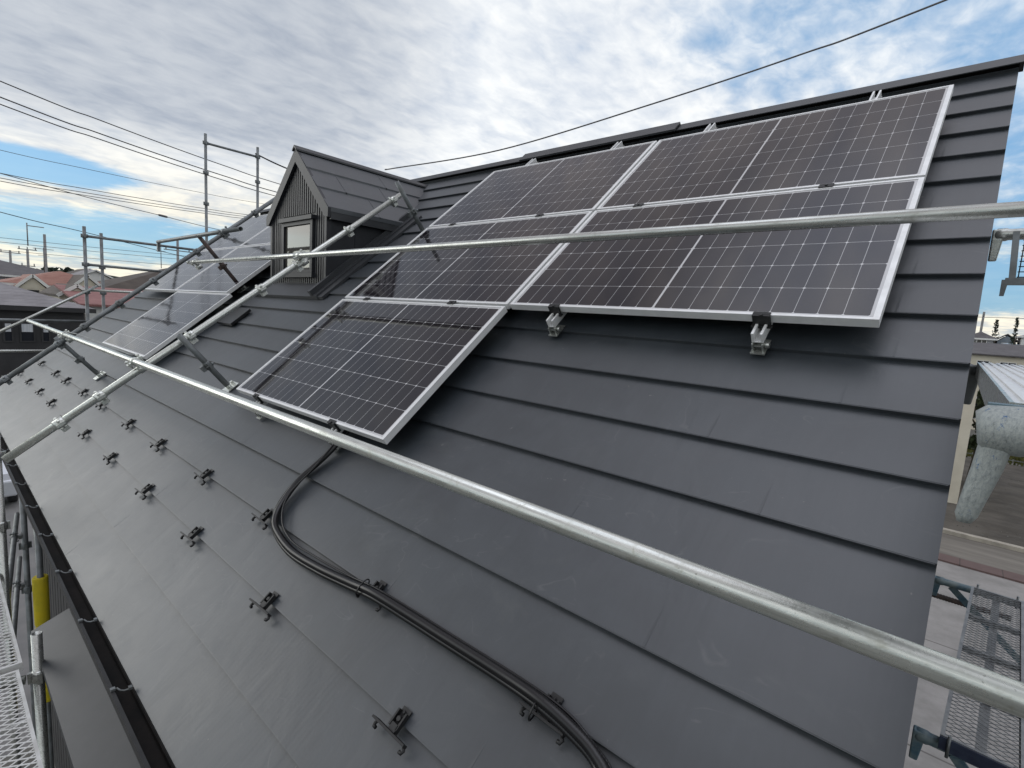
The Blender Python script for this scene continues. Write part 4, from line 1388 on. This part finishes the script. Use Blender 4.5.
# ------------------------------------------------------------------ trees
def tree(label, x, y, h, w, seed, leaf='tree_leaf', conifer=False, n=900):
    random.seed(seed)
    o = thing('tree', label, 'tree', (x, y, 0), group='trees in the distance')
    t = MB(); t.tube([(x, y, 0), (x + .1, y, h * .35), (x + .05, y + .05, h * .8)], [.18, .13, .04], 8)
    for k in range(5):
        an = k * 1.3; z = h * (.35 + .09 * k)
        t.tube([(x, y, z), (x + math.cos(an) * w * .3, y + math.sin(an) * w * .3, z + h * .12)], [.06, .02], 5)
    t.build('trunk', 'bark', o)
    c = MB()
    cl = []
    for k in range(16):
        if conifer:
            zt = random.random(); rr = w / 2 * (1 - zt) ** .8
            an = random.uniform(0, 2 * PI)
            cl.append((Vector((x + math.cos(an) * rr * .6, y + math.sin(an) * rr * .6, h * (.15 + .85 * zt))), .14 * w + .25 * rr))
        else:
            an = random.uniform(0, 2 * PI); rr = w / 2 * random.uniform(.1, .75)
            cl.append((Vector((x + math.cos(an) * rr, y + math.sin(an) * rr, h * random.uniform(.42, .92))), w * random.uniform(.13, .24)))
    for i in range(n):
        if conifer:
            zt = random.random() ** 1.3
            an = random.uniform(0, 2 * PI); rr = w / 2 * (1 - zt) ** .9 * random.uniform(.2, 1.15) * (.75 + .25 * math.sin(zt * 40 + an))
            p, r_ = Vector((x + math.cos(an) * rr, y + math.sin(an) * rr, h * (.12 + .88 * zt))), .12
        else:
            p, r_ = random.choice(cl)
        v = Vector((random.gauss(0, 1), random.gauss(0, 1), random.gauss(0, 1))).normalized() * r_ * random.uniform(.55, 1.1)
        q = p + v
        s_ = random.uniform(.06, .15)
        a = Vector((random.uniform(-1, 1), random.uniform(-1, 1), random.uniform(-1, 1))).normalized()
        b = a.cross(Vector((random.uniform(-1, 1), random.uniform(-1, 1), .3))).normalized()
        c.face([q - a * s_, q + b * s_ * .6, q + a * s_, q - b * s_ * .6])
    c.build('crown', leaf, o)
    return o


tree('dark conifer rising above the pale houses at the right', 2.4, 74, 10.0, 2.6, 1, 'tree_leaf_dark', True)
tree('slim dark conifer at the right skyline', 3.55, 66, 9.9, 1.2, 2, 'tree_leaf_dark', True)
tree('round green tree at the right edge of the skyline', 5.6, 80, 9.0, 4.0, 3)
tree('green tree hard against the near gable on the skyline', .6, 62, 8.0, 2.2, 4)
tree('low leafy shrub across the soil field before the purple-grey roof', 2.9, 50, 5.6, 1.6, 8)
tree('thin young tree at the field fence by the right edge', 3.6, 47, 6.1, 1.1, 9)
tree('bushy green garden tree just beyond the cream building', 1.25, 31.5, 5.4, 1.5, 5, n=1200)

# far wooded skyline on the left: reads as one mass
mb = MB(); random.seed(9)
for i in range(5200):
    y = random.uniform(-30, 95); x = -175 + random.uniform(-10, 10)
    top = 9.0 + 1.6 * math.sin(y * .11) + 1.2 * math.sin(y * .31 + 1) + .035 * y
    z = random.uniform(3, top)
    s_ = random.uniform(.5, 1.1)
    a = Vector((random.uniform(-1, 1), random.uniform(-1, 1), random.uniform(-1, 1))).normalized()
    b = a.cross(Vector((random.uniform(-1, 1), random.uniform(-1, 1), .3))).normalized()
    q = Vector((x, y, z))
    mb.face([q - a * s_, q + b * s_ * .6, q + a * s_, q - b * s_ * .6])
tag(mb.build('far_wood', 'tree_leaf_dark'), 'dark far-off line of trees along the left skyline', None, None, 'stuff')
mb = MB(); random.seed(12)
prev = None
for i in range(90):
    y = -400 + i * 16; h = 15 + 7 * math.sin(i * .23) + 4 * math.sin(i * .61 + 2)
    if prev: mb.hexa([(-640, prev[0], 0), (-600, prev[0], 0), (-600, y, 0), (-640, y, 0), (-640, prev[0], prev[1]), (-615, prev[0], prev[1]), (-615, y, h), (-640, y, h)])
    prev = (y, h)
structure('hills', mb, 'tree_leaf_dark')


# ------------------------------------------------------------------ utility poles and overhead wires
def upole(label, x, y, h, arms=((.9, 1.6),), extra=()):
    o = thing('utility_pole', label, 'utility pole', (x, y, 0), group='utility poles')
    m = MB(); m.tube([(x, y, 0), (x, y, h)], [.17, .11], 10); m.build('pole', 'pole_concrete', o)
    for dz, w in arms:
        a = MB(); a.box((x - .05, y - w / 2, h - dz), (x + .05, y + w / 2, h - dz + .09))
        for k in (-1, 0, 1): a.tube([(x, y + k * w * .42, h - dz + .09), (x, y + k * w * .42, h - dz + .34)], .05, 6)
        a.build('crossarm', 'pole_concrete', o)
    for (yy, z0_, z1_) in extra:
        a = MB(); a.tube([(x, yy, z0_), (x, yy, z1_)], .05, 6); a.box((x - .03, min(y, yy), z1_ - .3), (x + .03, max(y, yy), z1_ - .22)); a.build('bracket_arm', 'pole_concrete', o)
    return o


upole('tall utility pole above the coral roof with an offset arm', -70, 6.2, 12.1, ((.35, .0), ), ((4.95, 10.8, 13.0),))
mb = None
upole('utility pole at the far left edge of the skyline', -85, 4.9, 10.9, ((.3, 1.8), ))
upole('short utility pole left of the tall one above the roofs', -80, 5.9, 11.0, ((.1, 1.6), (1.9, 1.2)))
upole('utility pole on the skyline right of the far scaffold poles', -60, 14.95, 12.4, ((1.1, 2.4), ))
upole('utility pole on the right skyline above the pale houses', 1.3, 78, 11.0, ((.5, 2.4), ))


def wire(label, pts, r, m_='wire_black', blob=None, group='overhead wires', ext=(14, 10)):
    p = [Vector(q) for q in pts]
    d0 = (p[0] - p[1]).normalized(); d1 = (p[-1] - p[-2]).normalized()
    p = [p[0] + d0 * ext[0] + Vector((0, 0, .035 * ext[0]))] + p + [p[-1] + d1 * ext[1] + Vector((0, 0, .03 * ext[1]))]
    mb_ = MB(); mb_.tube(smooth(p, 10), r, 6)
    if blob:
        o = thing('overhead_wire', label, 'overhead wire', pts[0], group=group)
        mb_.build('cable', m_, o)
        b = Vector(blob); dd = (p[2] - p[1]).normalized()
        q = MB(); q.tube([b - dd * .36, b - dd * .26, b + dd * .26, b + dd * .36], [.03, .075, .075, .03], 10); q.build('closure', m_, o)
        return o
    return tag(mb_.build('overhead_wire', m_), label, 'overhead wire', group)


def sag(a, b, s, n=3):
    a, b = Vector(a), Vector(b)
    return [a.lerp(b, k / (n + 1)) - Vector((0, 0, s * 4 * (k / (n + 1)) * (1 - k / (n + 1)))) for k in range(n + 2)]


wire('topmost of the three bold wires at upper left', sag((-23.33, -.23, 13.10), (-26.94, 9.94, 12.82), .10), .018)
wire('middle of the three bold wires at upper left', sag((-23.27, -.26, 12.61), (-26.88, 9.91, 12.37), .10), .020)
wire('lowest of the three bold wires at upper left', sag((-23.24, -.27, 12.39), (-27.01, 9.77, 12.20), .08), .018)
wire('upper thin wire of the low bundle across the left sky', sag((-43.25, 1.2, 13.28), (-48.14, 17.15, 14.28), .12), .022, 'wire_grey')
wire('middle thin wire of the low bundle across the left sky', sag((-43.21, 1.18, 13.0), (-48.11, 17.14, 14.11), .12), .022, 'wire_grey')
wire('lower thin wire of the low bundle across the left sky', sag((-43.18, 1.17, 12.82), (-48.09, 17.13, 13.93), .12), .022, 'wire_grey')
wire('left wire carrying a dark cable closure', [(-40.5, 3.46, 12.53), (-43.01, 9.25, 12.33), (-44.35, 13.4, 12.15)], .022, 'wire_grey', blob=(-43.01, 9.25, 12.33))
wire('wire dropping behind the far scaffold pole tops', [(-35.75, .53, 10.33), (-39.13, 4.25, 10.19), (-43.51, 11.04, 9.69)], .020)
wire('faint wire crossing the blue gap at left', sag((-57.98, 2.42, 17.21), (-65.36, 22.92, 18.42), .1), .022, 'wire_grey')
wire('single grey wire sweeping above the ridge to the upper right', [(-12.03, 6.5, 10.66), (-8.86, 7.28, 10.85), (-5.5, 8.31, 11.53), (-2.76, 8.76, 11.98), (-.72, 8.57, 12.15)],   .015, 'wire_grey', ext=(.3, 10))
wire('short loose wire tied to the top of the right tall pole by the dormer', sag((-10.6, 2.29, 9.66), (-10.2, 3.4, 9.40), .04), .014, 'wire_black', ext=(.05, .4))
for k, (z, s_) in enumerate(((11.3, .3), (10.9, .3), (10.1, .2))):
    wire(('top', 'middle', 'bottom')[k] + ' of the three fine wires just above the far left roofs', sag((-70, -4, z), (-62, 30, z + .4), s_), .022, 'wire_grey')
wire('fine wire above the right skyline', sag((-10, 78, 10.5), (16, 78, 10.7), .2), .03, 'wire_grey')

# ------------------------------------------------------------------ parked car far below on the left
cx, cy = -23.2, -1.35
car = thing('parked_car', 'silver parked car on the lane far below the gutter', 'car', (cx, cy, 0))
mb = MB()
prof = [(-2.05, .35), (-2.1, .75), (-1.55, .92), (-.95, 1.36), (.75, 1.40), (1.5, .98), (2.05, .9), (2.1, .4)]
mb.prism([(cx + x, cy - .8, z) for x, z in prof], (0, 1.6, 0))
mb.build('body', 'car_paint', car, bevel=.06)
mb = MB()
mb.prism([(cx - 1.42, cy - .66, .99), (cx - .96, cy - .62, 1.33), (cx - .96, cy + .62, 1.33), (cx - 1.42, cy + .66, .99)], (-.04, 0, .03))
mb.build('windscreen', 'car_glass', car)
for sy in (-1, 1):
    mb = MB(); mb.prism([(cx + x, cy + sy * .795, z) for x, z in ((-1.2, .97), (-.85, 1.30), (.68, 1.33), (1.2, 1.0))], (0, sy * .02, 0)); mb.build('side_window', 'car_glass', car)
for sx in (-1.3, 1.3):
    for sy in (-1, 1):
        mb = MB(); mb.tube([(cx + sx, cy + sy * .62, .32), (cx + sx, cy + sy * .83, .32)], .32, 18); w_ = mb.build('wheel', 'tyre', car)
        mb = MB(); mb.tube([(cx + sx, cy + sy * .82, .32), (cx + sx, cy + sy * .845, .32)], .2, 14); mb.build('rim', 'aluminium', w_)
